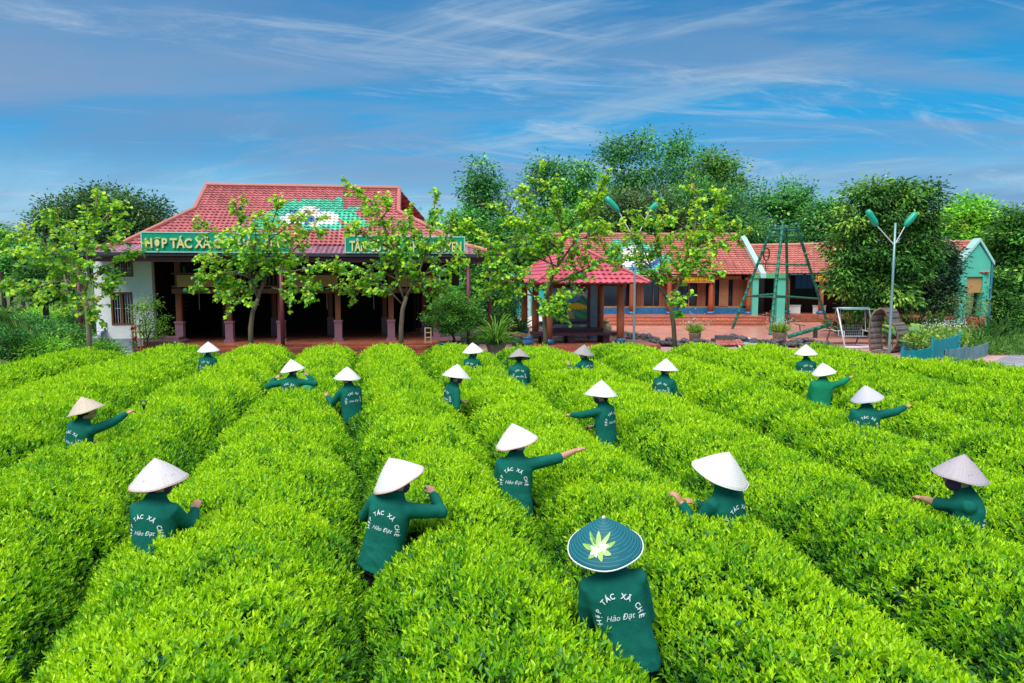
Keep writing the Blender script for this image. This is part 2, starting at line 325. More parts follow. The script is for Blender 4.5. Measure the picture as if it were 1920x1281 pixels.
def hedge_row(i, xl, xr):
    wob = lambda sd: 0.12*np.sin(YS*1.9+sd*1.7)*np.sin(YS*0.77+sd) + 0.07*np.sin(YS*5.3+sd*3)
    xl = xl + wob(i)*0.6; xr = xr + wob(i+1)*0.6; half = (xr-xl)/2 - 0.005 + 0.05*np.sin(YS*3.1+i*2.2); cx = (xl+xr)/2
    cxf = lambda y: np.interp(y, YS, cx); hf = lambda y: np.interp(y, YS, half)
    # sprig sampling
    ds = np.sqrt(np.gradient(tt)**2*0.8**2 + np.gradient(hh)**2); cdf = np.cumsum(ds)/ds.sum(); arc = ds.sum()
    Ps = []; 
    for y0 in np.arange(1.6, 21, 0.5):
        sc_ = np.clip(y0/6.5, 1, 2.0) if y0 > 6.5 else 1.0
        dens = 1350/sc_**2
        hw = float(hf(y0)); n = rng.poisson(dens*0.5*arc*(hw/0.8)*0.95)
        y = y0 + rng.random(n)*0.5; t = np.interp(rng.random(n), cdf, tt)
        x = cxf(y) + t*hf(y)
        u, v = proj(np.stack([x, y, np.full(n, .8)], -1))
        k = (u > -260) & (u < 2180) & (v < 1500) & (y < yend(x)-0.02)
        Ps.append(np.stack([x, y, t, np.full(n, sc_)], -1)[k])
    S = np.concatenate(Ps)
    if len(S) < 50: return
    x, y, t, s = S.T; n = len(x)
    z = row_height(x, y, t, i)
    e = 0.03
    dhdt = (prof(np.clip(t+e, -1, 1)) - prof(np.clip(t-e, -1, 1)))/(2*e)/np.maximum(hf(y), .3)
    endtilt = np.clip((y-yend(x)+0.9)/0.9, 0, 1)
    nx = np.clip(-dhdt, -2.5, 2.5); Nn = norm(np.stack([nx, endtilt*0.9, np.ones(n)], -1)); Nn[:, 2] *= 1.0
    P = np.stack([x, y, np.maximum(z, 0.12)], -1) + Nn*(rng.random(n)[:, None]-0.75)*0.09
    stick = (rng.random(n) < .07); P = P + np.stack([0*x, 0*x, stick*rng.uniform(.02, .06, n)], -1)
    keep = ~in_person(P) & ~((vnoise(P, 7.5, 77+i) < -.62) & (rng.random(n) < .8)); P = P[keep]; Nn = Nn[keep]; s = s[keep]; t = t[keep]; n = len(P)
    clump = vnoise(P, 5.5, 11+i); clump2 = vnoise(P, 1.6, 31)
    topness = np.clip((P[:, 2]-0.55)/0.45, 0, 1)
    up = norm(Nn*0.8+np.array([0, 0, 0.75]) + rng.normal(size=(n, 3))*0.28)
    Vs = []; Fs = []; Cs = []; off = 0
    a0 = rng.random(n)*6.28
    ex = norm(np.cross(up, np.array([0.3, 1., 0.1]))); ey = np.cross(up, ex)
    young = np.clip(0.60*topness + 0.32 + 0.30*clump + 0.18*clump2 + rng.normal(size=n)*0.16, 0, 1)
    for k in range(6):
        ang = a0 + k*2.4; spread = [0.18, 0.45, 0.75, 1.1, 1.6, 2.2][k]
        lift = [0.05, 0.035, 0.02, 0.0, -0.03, -0.05][k]
        out = ex*np.cos(ang)[:, None] + ey*np.sin(ang)[:, None]
        D = norm(up + out*spread + rng.normal(size=(n, 3))*0.12)
        Nf = norm(up*0.9 - out*0.55*spread + rng.normal(size=(n, 3))*0.25)
        if k == 0: Nf = norm(out+rng.normal(size=(n, 3))*0.3)
        l = [0.029, 0.038, 0.043, 0.048, 0.052, 0.055][k]*s*rng.uniform(0.75, 1.25, n)
        ww = l*[0.30, 0.36, 0.40, 0.44, 0.46, 0.46][k]
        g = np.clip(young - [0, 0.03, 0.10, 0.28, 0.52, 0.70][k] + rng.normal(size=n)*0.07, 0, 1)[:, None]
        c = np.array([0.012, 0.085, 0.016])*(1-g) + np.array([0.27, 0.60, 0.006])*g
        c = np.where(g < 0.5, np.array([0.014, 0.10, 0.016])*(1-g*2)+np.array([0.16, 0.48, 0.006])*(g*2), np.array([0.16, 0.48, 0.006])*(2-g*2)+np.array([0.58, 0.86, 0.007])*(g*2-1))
        blue = (rng.random(n) < (0.05 if k > 2 else 0.0))[:, None]
        c = np.where(blue, np.array([0.03, 0.16, 0.09]), c)
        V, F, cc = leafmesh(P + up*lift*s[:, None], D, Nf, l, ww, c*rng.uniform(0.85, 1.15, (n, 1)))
        Vs.append(V); Fs.append(F+off); Cs.append(cc); off += len(V)
    # woody core surface
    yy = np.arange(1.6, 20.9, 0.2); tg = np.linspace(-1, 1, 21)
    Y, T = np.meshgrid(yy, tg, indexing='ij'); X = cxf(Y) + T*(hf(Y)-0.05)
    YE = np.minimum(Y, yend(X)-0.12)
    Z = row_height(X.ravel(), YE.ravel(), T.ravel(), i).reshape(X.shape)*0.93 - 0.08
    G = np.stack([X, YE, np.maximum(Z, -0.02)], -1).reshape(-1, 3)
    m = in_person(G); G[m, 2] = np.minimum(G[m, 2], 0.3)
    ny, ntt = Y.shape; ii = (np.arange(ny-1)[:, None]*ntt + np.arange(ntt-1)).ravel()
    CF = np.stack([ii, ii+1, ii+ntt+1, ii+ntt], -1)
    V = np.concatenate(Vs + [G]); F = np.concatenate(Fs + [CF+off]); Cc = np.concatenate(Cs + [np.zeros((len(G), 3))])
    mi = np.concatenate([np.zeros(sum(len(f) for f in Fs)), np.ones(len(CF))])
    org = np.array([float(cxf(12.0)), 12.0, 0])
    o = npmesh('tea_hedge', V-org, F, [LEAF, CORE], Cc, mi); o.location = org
    tag(o, ROWLAB[i % len(ROWLAB)], 'tea hedge', 'rows of clipped tea bushes')
    return o
for i in range(len(GX)-1):
    hedge_row(i, GX[i], GX[i+1])
# ------------------------------------------------------------------ people
SKIN = mat('skin', (0.52, 0.27, 0.17), 0.55, 0.12, 14)
SHIRT = mat('green_shirt', (0.005, 0.125, 0.096), 0.85, 0.2, 6, 0.5, spec=0.15)
SHIRTB = mat('bright_green_shirt', (0.008, 0.20, 0.10), 0.85, 0.12, 6, 0.25, spec=0.15)
TROU = mat('dark_trousers', (0.01, 0.01, 0.014), 0.85)
HAIR = mat('black_hair', (0.008, 0.006, 0.006), 0.5)
SCARF = mat('purple_scarf', (0.10, 0.03, 0.12), 0.8)
LETTER = mat('white_print', (0.72, 0.80, 0.82), 0.8)
def hatmat(name, col, var, spots=0.0):
    m = bpy.data.materials.new(name); m.use_nodes = True; t = m.node_tree; b = t.nodes['Principled BSDF']
    tcn = t.nodes.new('ShaderNodeTexCoord'); s = t.nodes.new('ShaderNodeSeparateXYZ'); t.links.new(tcn.outputs['Object'], s.inputs[0])
    at = t.nodes.new('ShaderNodeMath'); at.operation = 'ARCTAN2'; t.links.new(s.outputs[1], at.inputs[0]); t.links.new(s.outputs[0], at.inputs[1])
    c = t.nodes.new('ShaderNodeCombineXYZ'); k = t.nodes.new('ShaderNodeMath'); k.operation = 'MULTIPLY'; k.inputs[1].default_value = 14; t.links.new(at.outputs[0], k.inputs[0])
    t.links.new(k.outputs[0], c.inputs[0]); k2 = t.nodes.new('ShaderNodeMath'); k2.operation = 'MULTIPLY'; k2.inputs[1].default_value = 6; t.links.new(s.outputs[2], k2.inputs[0]); t.links.new(k2.outputs[0], c.inputs[1])
    n = t.nodes.new('ShaderNodeTexNoise'); n.inputs['Scale'].default_value = 1.0; n.inputs['Detail'].default_value = 5; t.links.new(c.outputs[0], n.inputs['Vector'])
    r = t.nodes.new('ShaderNodeValToRGB'); r.color_ramp.elements[0].position = 0.32; r.color_ramp.elements[1].position = 0.62
    r.color_ramp.elements[0].color = (*[x*(1-var) for x in col], 1); r.color_ramp.elements[1].color = (*col, 1); t.links.new(n.outputs[0], r.inputs[0])
    n2 = t.nodes.new('ShaderNodeTexNoise'); n2.inputs['Scale'].default_value = 38; n2.inputs['Detail'].default_value = 2; t.links.new(tcn.outputs['Object'], n2.inputs['Vector'])
    r2 = t.nodes.new('ShaderNodeValToRGB'); r2.color_ramp.elements[0].position = 0.28; r2.color_ramp.elements[1].position = 0.36
    r2.color_ramp.elements[0].color = (*[1-spots]*3, 1); r2.color_ramp.elements[1].color = (1, 1, 1, 1); t.links.new(n2.outputs[0], r2.inputs[0])
    mx = t.nodes.new('ShaderNodeMix'); mx.data_type = 'RGBA'; mx.blend_type = 'MULTIPLY'; mx.inputs[0].default_value = 1; t.links.new(r.outputs[0], mx.inputs[6]); t.links.new(r2.outputs[0], mx.inputs[7])
    wz = t.nodes.new('ShaderNodeMath'); wz.operation = 'MULTIPLY'; wz.inputs[1].default_value = 480; t.links.new(s.outputs[2], wz.inputs[0])
    sn = t.nodes.new('ShaderNodeMath'); sn.operation = 'SINE'; t.links.new(wz.outputs[0], sn.inputs[0])
    rb = t.nodes.new('ShaderNodeMath'); rb.operation = 'MULTIPLY'; rb.inputs[1].default_value = 46; t.links.new(at.outputs[0], rb.inputs[0]); rs = t.nodes.new('ShaderNodeMath'); rs.operation = 'SINE'; t.links.new(rb.outputs[0], rs.inputs[0])
    ad = t.nodes.new('ShaderNodeMath'); ad.operation = 'ADD'; t.links.new(sn.outputs[0], ad.inputs[0]); t.links.new(rs.outputs[0], ad.inputs[1])
    bp = t.nodes.new('ShaderNodeBump'); bp.inputs['Strength'].default_value = .3; bp.inputs['Distance'].default_value = .001; t.links.new(ad.outputs[0], bp.inputs['Height']); t.links.new(bp.outputs[0], b.inputs['Normal'])
    mrr = t.nodes.new('ShaderNodeMapRange'); mrr.inputs[1].default_value = -2; mrr.inputs[2].default_value = 2; mrr.inputs[3].default_value = .96; mrr.inputs[4].default_value = 1.05; t.links.new(ad.outputs[0], mrr.inputs[0])
    vm = t.nodes.new('ShaderNodeVectorMath'); vm.operation = 'SCALE'; t.links.new(mx.outputs[2], vm.inputs[0]); t.links.new(mrr.outputs[0], vm.inputs['Scale'])
    t.links.new(vm.outputs[0], b.inputs['Base Color']); b.inputs['Roughness'].default_value = 0.5; b.inputs['Specular IOR Level'].default_value = 0.3
    tr = t.nodes.new('ShaderNodeBsdfTranslucent'); t.links.new(mx.outputs[2], tr.inputs[0]); ms = t.nodes.new('ShaderNodeMixShader'); ms.inputs[0].default_value = 0.12
    o = t.nodes['Material Output']; t.links.new(b.outputs[0], ms.inputs[1]); t.links.new(tr.outputs[0], ms.inputs[2]); t.links.new(ms.outputs[0], o.inputs[0])
    return m
HATM = {'plain': hatmat('straw_white', (0.82, 0.79, 0.78), 0.10), 'tan': hatmat('straw_tan', (0.66, 0.54, 0.42), 0.16, 0.2), 'aged': hatmat('straw_speckled', (0.74, 0.68, 0.69), 0.16, 0.35),
        'grey': hatmat('straw_grey', (0.42, 0.38, 0.38), 0.3, 0.3), 'greybig': hatmat('straw_lilac', (0.50, 0.44, 0.48), 0.14, 0.3), 'lilac': hatmat('straw_pale_lilac', (0.62, 0.60, 0.70), 0.12, 0.1),
        'teal': mat('teal_cloth', (0.004, 0.125, 0.165), 0.6, 0.05, 20)}
RIMM = mat('hat_rim', (0.55, 0.30, 0.26), 0.6); RIMW = mat('hat_rim_white', (0.75, 0.75, 0.75), 0.6); SEAM = mat('teal_stitching', (0.05, 0.26, 0.30), 0.6)
# text templates ---------------------------------------------------------
def textmesh(body, size, bold=0.0, shear=0.0, align='CENTER'):
    cu = bpy.data.curves.new('t', 'FONT'); cu.body = body; cu.size = size; cu.offset = bold; cu.shear = shear; cu.align_x = align; cu.resolution_u = 3
    o = bpy.data.objects.new('t', cu); C.objects.link(o); dg = bpy.context.evaluated_depsgraph_get(); dg.update()
    me = bpy.data.meshes.new_from_object(o.evaluated_get(dg)); V = np.array([v.co[:] for v in me.vertices]); F = [list(p.vertices) for p in me.polygons]
    bpy.data.objects.remove(o); bpy.data.curves.remove(cu); bpy.data.meshes.remove(me)
    return (V if len(V) else np.zeros((0, 3))), F
def join(parts):
    Vs = []; Fs = []; o = 0
    for V, F in parts:
        Vs.append(V); Fs += [[i+o for i in f] for f in F]; o += len(V)
    return np.concatenate(Vs), Fs
def shirt_text():
    parts = []; s = 'HỢP TÁC XÃ CHÈ'; n = len(s)
    for i, ch in enumerate(s):
        if ch == ' ': continue
        V, F = textmesh(ch, 0.044, 0.0010)
        a = R(97 - 194*i/(n-1)); V = V.copy(); r = 0.119
        x = V[:, 0]; y = V[:, 1] + r
        # rotate about arc centre: a = angle from vertical, left positive
        X = x*math.cos(a) - y*math.sin(a); Y = x*math.sin(a) + y*math.cos(a)
        parts.append((np.stack([X, Y*1.0, np.zeros(len(x))], -1), F))
    V, F = textmesh('Hảo Đạt', 0.048, 0.0, 0.4); V = V.copy(); V[:, 1] -= 0.012
    parts.append((V, F)); return join(parts)
TXV, TXF = shirt_text(); TXV = TXV*np.array([.90, .96, 1])
def skinjoin(mb, name, vox, smooth_it, mats, parent, disp=None):
    """merge overlapping closed pieces into one continuous skin"""
    o = mb.build(name, mats, parent)
    m = o.modifiers.new('r', 'REMESH'); m.mode = 'VOXEL'; m.voxel_size = vox; m.use_smooth_shade = True
    m2 = o.modifiers.new('s', 'SMOOTH'); m2.iterations = smooth_it; m2.factor = 0.5
    dg = bpy.context.evaluated_depsgraph_get(); dg.update()
    me = bpy.data.meshes.new_from_object(o.evaluated_get(dg))
    o.modifiers.clear(); old = o.data; o.data = me; bpy.data.meshes.remove(old)
    me.materials.clear()
    for mm in mats: me.materials.append(mm)
    n = len(me.vertices); co = np.empty(n*3, np.float32); me.vertices.foreach_get('co', co); co = co.reshape(-1, 3)
    if disp is not None:
        no = np.empty(n*3, np.float32); me.vertices.foreach_get('normal', no); co = co + no.reshape(-1, 3)*disp(co)[:, None].astype(np.float32)
        me.vertices.foreach_set('co', co.ravel())
    me.polygons.foreach_set('use_smooth', np.ones(len(me.polygons), bool)); me.update()
    return o
def loft(mb, rings, n=20):
    """rings: (centre, x axis, y axis, rx, ry)"""
    vs = []; fs = []
    for c, ax, ay, rx, ry in rings:
        for j in range(n):
            t = 2*math.pi*j/n; ct, st = math.cos(t), math.sin(t)
            ct = math.copysign(abs(ct)**0.85, ct); st = math.copysign(abs(st)**0.85, st)
            vs.append(c + ax*rx*ct + ay*ry*st)
    for i in range(len(rings)-1):
        for j in range(n): fs.append((i*n+j, i*n+(j+1) % n, (i+1)*n+(j+1) % n, (i+1)*n+j))
    fs.append(tuple(range(n-1, -1, -1))); fs.append(tuple((len(rings)-1)*n+j for j in range(n)))
    mb.add(vs, fs, False)
def ellipsoid(mb, c, ax, r, n=14, m=10):
    """ax: 3x3 rows axes"""
    vs = []; fs = []
    for i in range(1, m):
        ph = math.pi*i/m
        for j in range(n):
            t = 2*math.pi*j/n; p = np.array([math.sin(ph)*math.cos(t)*r[0], math.sin(ph)*math.sin(t)*r[1], math.cos(ph)*r[2]]); vs.append(c + p@ax)
    top = len(vs); vs.append(c + np.array([0, 0, r[2]])@ax); bot = len(vs); vs.append(c - np.array([0, 0, r[2]])@ax)
    for i in range(m-2):
        for j in range(n): fs.append((i*n+j, (i+1)*n+j, (i+1)*n+(j+1) % n, i*n+(j+1) % n))
    for j in range(n): fs.append((top, j, (j+1) % n)); fs.append((bot, (m-2)*n+(j+1) % n, (m-2)*n+j))
    mb.add(vs, fs, False)
def rotm(rx=0, ry=0, rz=0): return np.array((Matrix.Rotation(R(rz), 3, 'Z') @ Matrix.Rotation(R(ry), 3, 'Y') @ Matrix.Rotation(R(rx), 3, 'X')))
def hatshape(dia, h):
    r = dia/2; prof_ = []
    for k in range(0, 17):
        f = k/16; z = h*(1-f)*1.0 + 0.012*math.sin(math.pi*f); rr = max(0.002, r*f)
        prof_.append((rr, z + (0.0012 if k % 2 else 0)))
    return prof_
def make_person(p):
    near = p['hp'][1] < 8.5; vox = 0.0058 if near else 0.010
    H = p['hp']; yaw = p.get('yaw', 0); Rz = rotm(0, 0, yaw)
    lean = p.get('lean', 3+5*abs(math.sin(p['k']*2.3)))
    Ml = rotm(-lean, 0, 0) if not p.get('side') else rotm(0, p['side'], 0)@rotm(-lean, 0, 0)                       # local spine rotation about pelvis: leans toward +y
    pel = np.array([0, 0, 0.84])
    sp = lambda q: pel + Ml@(np.array(q, float)-pel)
    hc_l = sp((0, 0.045, 1.455))                 # head centre
    hatc_l = hc_l + np.array([0, -0.01, 0.0])
    root = np.array([H[0], H[1], 0]) - Rz@np.array([hatc_l[0], hatc_l[1], 0]); root[2] = H[2]-hatc_l[2]+0.005
    Wd = lambda q: root + Rz@np.array(q, float)
    T = thing('person', p['label'], 'person', root, 'tea pickers in green shirts')
    ax = Rz@Ml; X, Y, Z = ax[:, 0], ax[:, 1], ax[:, 2]; A3 = ax.T
    S = {}
    arms = {}
    for side, key in ((1, 'rh'), (-1, 'lh')):
        sh = Wd(sp((side*0.140, 0.0, 1.245)))
        if p.get(key):
            u, v, dd = p[key]; tgt = aty(u, v, H[1]+dd)
            if p.get('rstraight') or p.get('lstraight'):
                while np.linalg.norm(tgt-sh) < 0.525 and dd < 0.6: dd += .02; tgt = aty(u, v, H[1]+dd)
        else: tgt = Wd(sp((side*0.11, 0.33, 1.0)))
        d = tgt-sh; dist = np.linalg.norm(d); L1, L2 = 0.27, 0.25
        up = L1+L2+0.0
        if dist > up*0.995:
            if dist > 0.60: tgt = sh + d/dist*0.60
            k = np.linalg.norm(tgt-sh)/(L1+L2); k = max(1.0, k)*1.004; L1 *= k; L2 *= k; d = tgt-sh; dist = np.linalg.norm(d)
        dn = d/dist; a = (L1*L1-L2*L2+dist*dist)/(2*dist); hgt = math.sqrt(max(0, L1*L1-a*a))
        pole = Rz@np.array([side*0.28, -0.15, -1.0]);
        if p.get('elbowup'): pole = Rz@np.array([side*1.2, 0.1, 0.10])
        if p['k'] == 6: pole = Rz@np.array([side*1.0, 0.1, -0.45])
        if p['k'] == 15: pole = np.array([0.1, 0.0, -1.0])
        pole = pole - dn*(pole@dn); pole /= np.linalg.norm(pole)+1e-9
        el = sh + dn*a + pole*hgt; arms[side] = (sh, el, tgt)
    # shirt ------------------------------------------------------------
    mb = MB()
    hem = 0.74 if not p.get('shortshirt') else 0.9
    rows = [(hem, .18, .13, 0), (0.86, .172, .125, 0), (0.98, .16, .115, 0), (1.10, .163, .113, -.005), (1.20, .166, .114, -.01), (1.265, .135, .10, -.008), (1.31, .095, .08, 0), (1.345, .072, .068, .01), (1.375, .062, .062, .02)]
    loft(mb, [(Wd(sp((0, yo, z))), X, Y, rx, ry) for z, rx, ry, yo in rows])
    for side in (1, -1):
        sh, el, tg = arms[side]; fd = (tg-el)/np.linalg.norm(tg-el); bare = p.get('bare') and ((side == 1 and p.get('rh')) or (side == -1 and p.get('lh') and not p.get('rh')))
        inn = Wd(sp((side*0.08, 0, 1.25)))
        pts = [inn, sh, sh+(el-sh)*0.5, el]; rr = [.062, .063, .058, .052]
        if bare: pts += [el+fd*0.05]; rr += [.055]
        else: pts += [el+(tg-el)*0.45, el+(tg-el)*0.74, el+(tg-el)*0.80]; rr += [.046, .038, .037]
        mb.tube(pts, rr, 14)
        ellipsoid(mb, sh, np.eye(3), (.055, .055, .055)); ellipsoid(mb, el, np.eye(3), (.053,)*3)
    oo = np.array(T['_o'])
    seed = p['k']
    def wr(co):
        q = co.copy().astype(float); a = vnoise(q*np.array([1.2, 1, .38]), 13, seed)*0.008; b = np.abs(vnoise(q*np.array([.7, .6, 1.2])+.3*q[:, [2, 0, 1]], 17, seed+50))*0.010; f_ = np.clip((oo[2]+0+q[:, 2]-H[2]+.36)/-.25, .25, 1)
        return (a - b)*f_ + 0.002
    shirt = skinjoin(mb, 'shirt', 0.011 if near else 0.014, 5, [SHIRTB if p.get('noprint') else SHIRT], T, wr); shirt['_o'] = list(T['_o'])
    # body ---------------------------------------------------------------
    mb = MB()
    hd = Wd(hc_l); hy = 14*(1 if yaw > 5 else -1 if yaw < -5 else 0)
    HA = (Rz@rotm(-12-lean, 0, hy)).T
    ellipsoid(mb, hd + np.array([0, 0, .01]), HA, (.074, .092, .105)); ellipsoid(mb, hd + np.array([0, .028, -.055])@HA, HA, (.055, .062, .058))
    mb.tube([hd+np.array([0, .085, .015])@HA, hd+np.array([0, .108, -.02])@HA, hd+np.array([0, .088, -.035])@HA], [.008, .014, .010], 8)    # nose
    ellipsoid(mb, hd+np.array([0, .086, -.060])@HA, HA, (.026, .012, .007)); ellipsoid(mb, hd+np.array([0, .084, -.072])@HA, HA, (.022, .012, .008))
    for s_ in (1, -1):
        ellipsoid(mb, hd+np.array([s_*.077, .0, -.015])@HA, HA, (.010, .020, .032)); ellipsoid(mb, hd+np.array([s_*.030, .082, .02])@HA, HA, (.014, .010, .008))
    mb.tube([Wd(sp((0, 0, 1.25))), Wd(sp((0, .015, 1.34))), hd+np.array([0, -.015, -.05])], [.058, .050, .050], 14)
    loft(mb, [(Wd(sp((0, yo, z))), X, Y, rx*.86, ry*.82) for z, rx, ry, yo in rows[1:-2]])
    for side in (1, -1):
        sh, el, tg = arms[side]; fd = (tg-el)/np.linalg.norm(tg-el); wr_ = tg-fd*0.06
        mb.tube([sh, sh+(el-sh)*.5, el, el+(wr_-el)*.4, wr_, wr_+fd*0.02], [.046, .042, .036, .036, .025, .024], 12)
        dn = np.array([0, 0, -1.]); dn = dn-fd*(dn@fd); dn /= np.linalg.norm(dn)+1e-9; sd_ = np.cross(fd, dn)*side
        ellipsoid(mb, wr_+fd*0.055+dn*0.004, np.stack([sd_, fd, dn]), (.036, .046, .017))
        for q in range(4):
            lat = (q-1.5)*0.0175; Lf = [.070, .080, .075, .060][q]; b0 = wr_+fd*(0.088-0.004*abs(q-1.2))+sd_*(-lat)
            c1 = 0.35+0.08*q; f1 = b0+(fd*math.cos(c1)+dn*math.sin(c1))*Lf*.45; c2 = c1+.75; f2 = f1+(fd*math.cos(c2)+dn*math.sin(c2))*Lf*.33; c3 = c2+.5; f3 = f2+(fd*math.cos(c3)+dn*math.sin(c3))*Lf*.25
            mb.tube([b0-fd*.02, b0, f1, f2, f3], [.0095, .0092, .0085, .0078, .0062], 8)
        t0 = wr_+fd*0.03+sd_*0.026; t1 = t0+sd_*0.022+fd*0.022+dn*0.012; t2 = t1+fd*0.024+dn*0.018-sd_*0.004; t3 = t2+fd*.016+dn*.014-sd_*.008
        mb.tube([wr_+fd*.02, t0, t1, t2, t3], [.012, .0125, .011, .0095, .007], 8)
    z0 = -root[2]
    for side in (1, -1):
        mb.tube([Wd((side*.06, 0, .84)), Wd((side*.082, .01, .48)), Wd((side*.085, -.02, z0+.08)), Wd((side*.085, -.02, z0+.04))], [.066, .05, .036, .038], 12)
        ellipsoid(mb, Wd((side*.088, .05, z0+.035)), Rz.T, (.042, .115, .034))
    ellipsoid(mb, Wd((0, 0, .86)), Rz.T, (.12, .085, .10))
    body = skinjoin(mb, 'body', vox, 2, [SKIN], T); body['_o'] = list(T['_o'])
    mb = MB()
    loft(mb, [(Wd(sp((0, 0, z))), X, Y, rx, ry) for z, rx, ry in ((.90, .13, .085), (.84, .145, .10), (.76, .155, .105), (.70, .155, .105))])
    for side in (1, -1): mb.tube([Wd((side*.07, 0, .78)), Wd((side*.085, .01, .48)), Wd((side*.085, -.02, z0+.07))], [.078, .068, .056], 12)
    tr = skinjoin(mb, 'trousers', 0.016, 3, [TROU], T)
    # hair and scarf
    mb = MB(); ellipsoid(mb, hd+np.array([0, -.018, .022])@HA, HA, (.083, .088, .104)); ellipsoid(mb, hd+np.array([0, -.06, -.055])@HA, HA, (.045, .035, .045))
    hr = mb.build('hair', [HAIR], T, smooth=True)
    if p['k'] in (5, 6, 7, 12, 10, 19, 8):
        mb = MB(); ellipsoid(mb, hd+np.array([0, .045, -.055])@HA, HA, (.068, .066, .060)); mb.build('face_mask', [SCARF if p['k'] != 10 else mat('lilac_scarf', (.5, .25, .45), .8)], T, smooth=True)
    # hat -------------------------------------------------------------------
    dia = p.get('dia', 0.45); hh_ = dia*0.455; kind = p.get('hat', 'plain')
    M = rotm(-p.get('pit', 0), -p.get('roll', 0), 0)       # tilt in world axes
    c0 = H.copy(); vs = []; fs = []; n = 40; P_ = hatshape(dia, hh_)
    full = P_ + [(r*0.985, z-0.004) for r, z in reversed(P_)]
    hv = []
    for r, z in full:
        for j in range(n): t = 2*math.pi*j/n; wp = r/(dia/2); hv.append((r*math.cos(t)*(1+.018*math.sin(2*t+p['k'])), r*math.sin(t)*(1+.012*math.sin(3*t+p['k']*2)), z+.004*wp*math.sin(2*t+p['k']*1.7)+.0025*wp*math.sin(5*t+p['k'])))
    for i in range(len(full)-1):
        for j in range(n): fs.append((i*n+j, i*n+(j+1) % n, (i+1)*n+(j+1) % n, (i+1)*n+j))
    ho = npmesh('conical_hat', np.array(hv), fs, [HATM[kind]], smooth=True, parent=T)
    hm = Matrix(M.tolist()).to_4x4(); hm.translation = Vector(c0-oo); ho.matrix_local = hm
    rv = []; rf = []; rr = 0.0042
    for j in range(n):
        t = 2*math.pi*j/n
        for q in range(6):
            s_ = 2*math.pi*q/6; rad = dia/2+rr*math.cos(s_); rv.append((rad*math.cos(t)*(1+.018*math.sin(2*t+p['k'])), rad*math.sin(t)*(1+.012*math.sin(3*t+p['k']*2)), rr*math.sin(s_)+.004*math.sin(2*t+p['k']*1.7)+.0025*math.sin(5*t+p['k'])))
    for j in range(n):
        for q in range(6): rf.append((j*6+q, ((j+1) % n)*6+q, ((j+1) % n)*6+(q+1) % 6, j*6+(q+1) % 6))
    npmesh('rim', np.array(rv), rf, [RIMW if kind == 'teal' else RIMM if p['k'] in (6, 10, 5) else HATM[kind]], smooth=True, parent=ho)
    if kind == 'teal':
        rv = []; rf = []; 
        for q in range(1, 15):
            f = q/15; z = hh_*(1-f) + 0.012*math.sin(math.pi*f)+.0028; rad = dia/2*f; b = len(rv)
            for j in range(n):
                t = 2*math.pi*j/n; rv.append((rad*math.cos(t), rad*math.sin(t), z)); rv.append(((rad+.0022)*math.cos(t), (rad+.0022)*math.sin(t), z-.0016))
            for j in range(n): a_, b_ = b+2*j, b+2*((j+1) % n); rf.append((a_, a_+1, b_+1, b_))
        npmesh('stitching', np.array(rv), rf, [SEAM], parent=ho)
        MBf = MB(); cols = []
        def hs_(s_, a_):     # slant fraction, angle -> point on cone
            z = hh_*(1-s_)+0.012*math.sin(math.pi*s_)+.0075; return (dia/2*s_*math.cos(a_), dia/2*s_*math.sin(a_), z)
        a0 = R(-112); s0 = 0.66
        def petal(ds, da, ang, ln, wd, col, lift=0.0):
            ds, da, ln, wd = ds*1.25, da*1.25, ln*1.35, wd*1.15
            pts = []
            for q in range(10):
                t = 2*math.pi*q/10; px = ln*(0.5+0.5*math.cos(t)); py = wd*math.sin(t)*(0.6+0.4*math.sin(math.pi*min(1, px/ln+0.1)))
                X_ = ds + px*math.cos(ang) - py*math.sin(ang); Y_ = da + px*math.sin(ang) + py*math.cos(ang)
                sl = s0 + X_/(dia/2)*0.75; an = a0 + Y_/(dia/2*max(.3, sl)); c_ = hs_(sl, an); pts.append((c_[0], c_[1], c_[2]+lift))
            MBf.col = col; MBf.add(pts, [list(range(10))], False)
        for ang, ln in ((-3.0, .075), (-2.3, .08), (2.6, .08), (1.9, .075), (1.2, .06), (-1.5, .085), (-0.75, .06), (0.4, .05)):
            petal(0, 0, ang, ln, .014, (0.30, 0.52, 0.12) if int(ang*10) % 2 else (0.42, 0.62, 0.20))
        for cx_, cy_ in ((-.012, .018), (.010, -.016)):
            for q in range(5): petal(cx_, cy_, q*1.257+.4, .026, .009, (.8, .8, .78), .0006)
            petal(cx_-.004, cy_, 0, .008, .004, (.8, .6, .12), .0012)
        npmesh('flower_print', np.array(MBf.V), MBf.F, [PAINT], np.array(MBf.c), parent=ho)
        npmesh('tip_button', *(lambda m_: (np.array(m_.V), m_.F))(MB().lathe([(.003, hh_-.006), (.011, hh_-.002), (.009, hh_+.007), (.002, hh_+.01)], 0, 0, 10, False)), [RIMW], parent=ho)
    # lettering -----------------------------------------------------------------
    if not p.get('noprint'):
        me = shirt.data; bvh = BVHTree.FromPolygons([v.co[:] for v in me.vertices], [q.vertices[:] for q in me.polygons])
        org = []; ok = np.ones(len(TXV), bool); dY = Vector(Y)
        for i, q in enumerate(TXV):
            o_ = Wd(sp((q[0], -0.6, 1.085+q[1])))-oo; hit = bvh.ray_cast(Vector(o_), dY, 1.0)
            if hit[0] is None: ok[i] = False; org.append(o_)
            else: org.append(np.array(hit[0]) - Y*0.0042 + np.array(hit[1])*0.0012)
        fs = [f for f in TXF if all(ok[j] for j in f)]
        if fs: npmesh('lettering', np.array(org), fs, [LETTER], parent=shirt)
    return T
for p in PEOPLE: p['o'] = make_person(p)
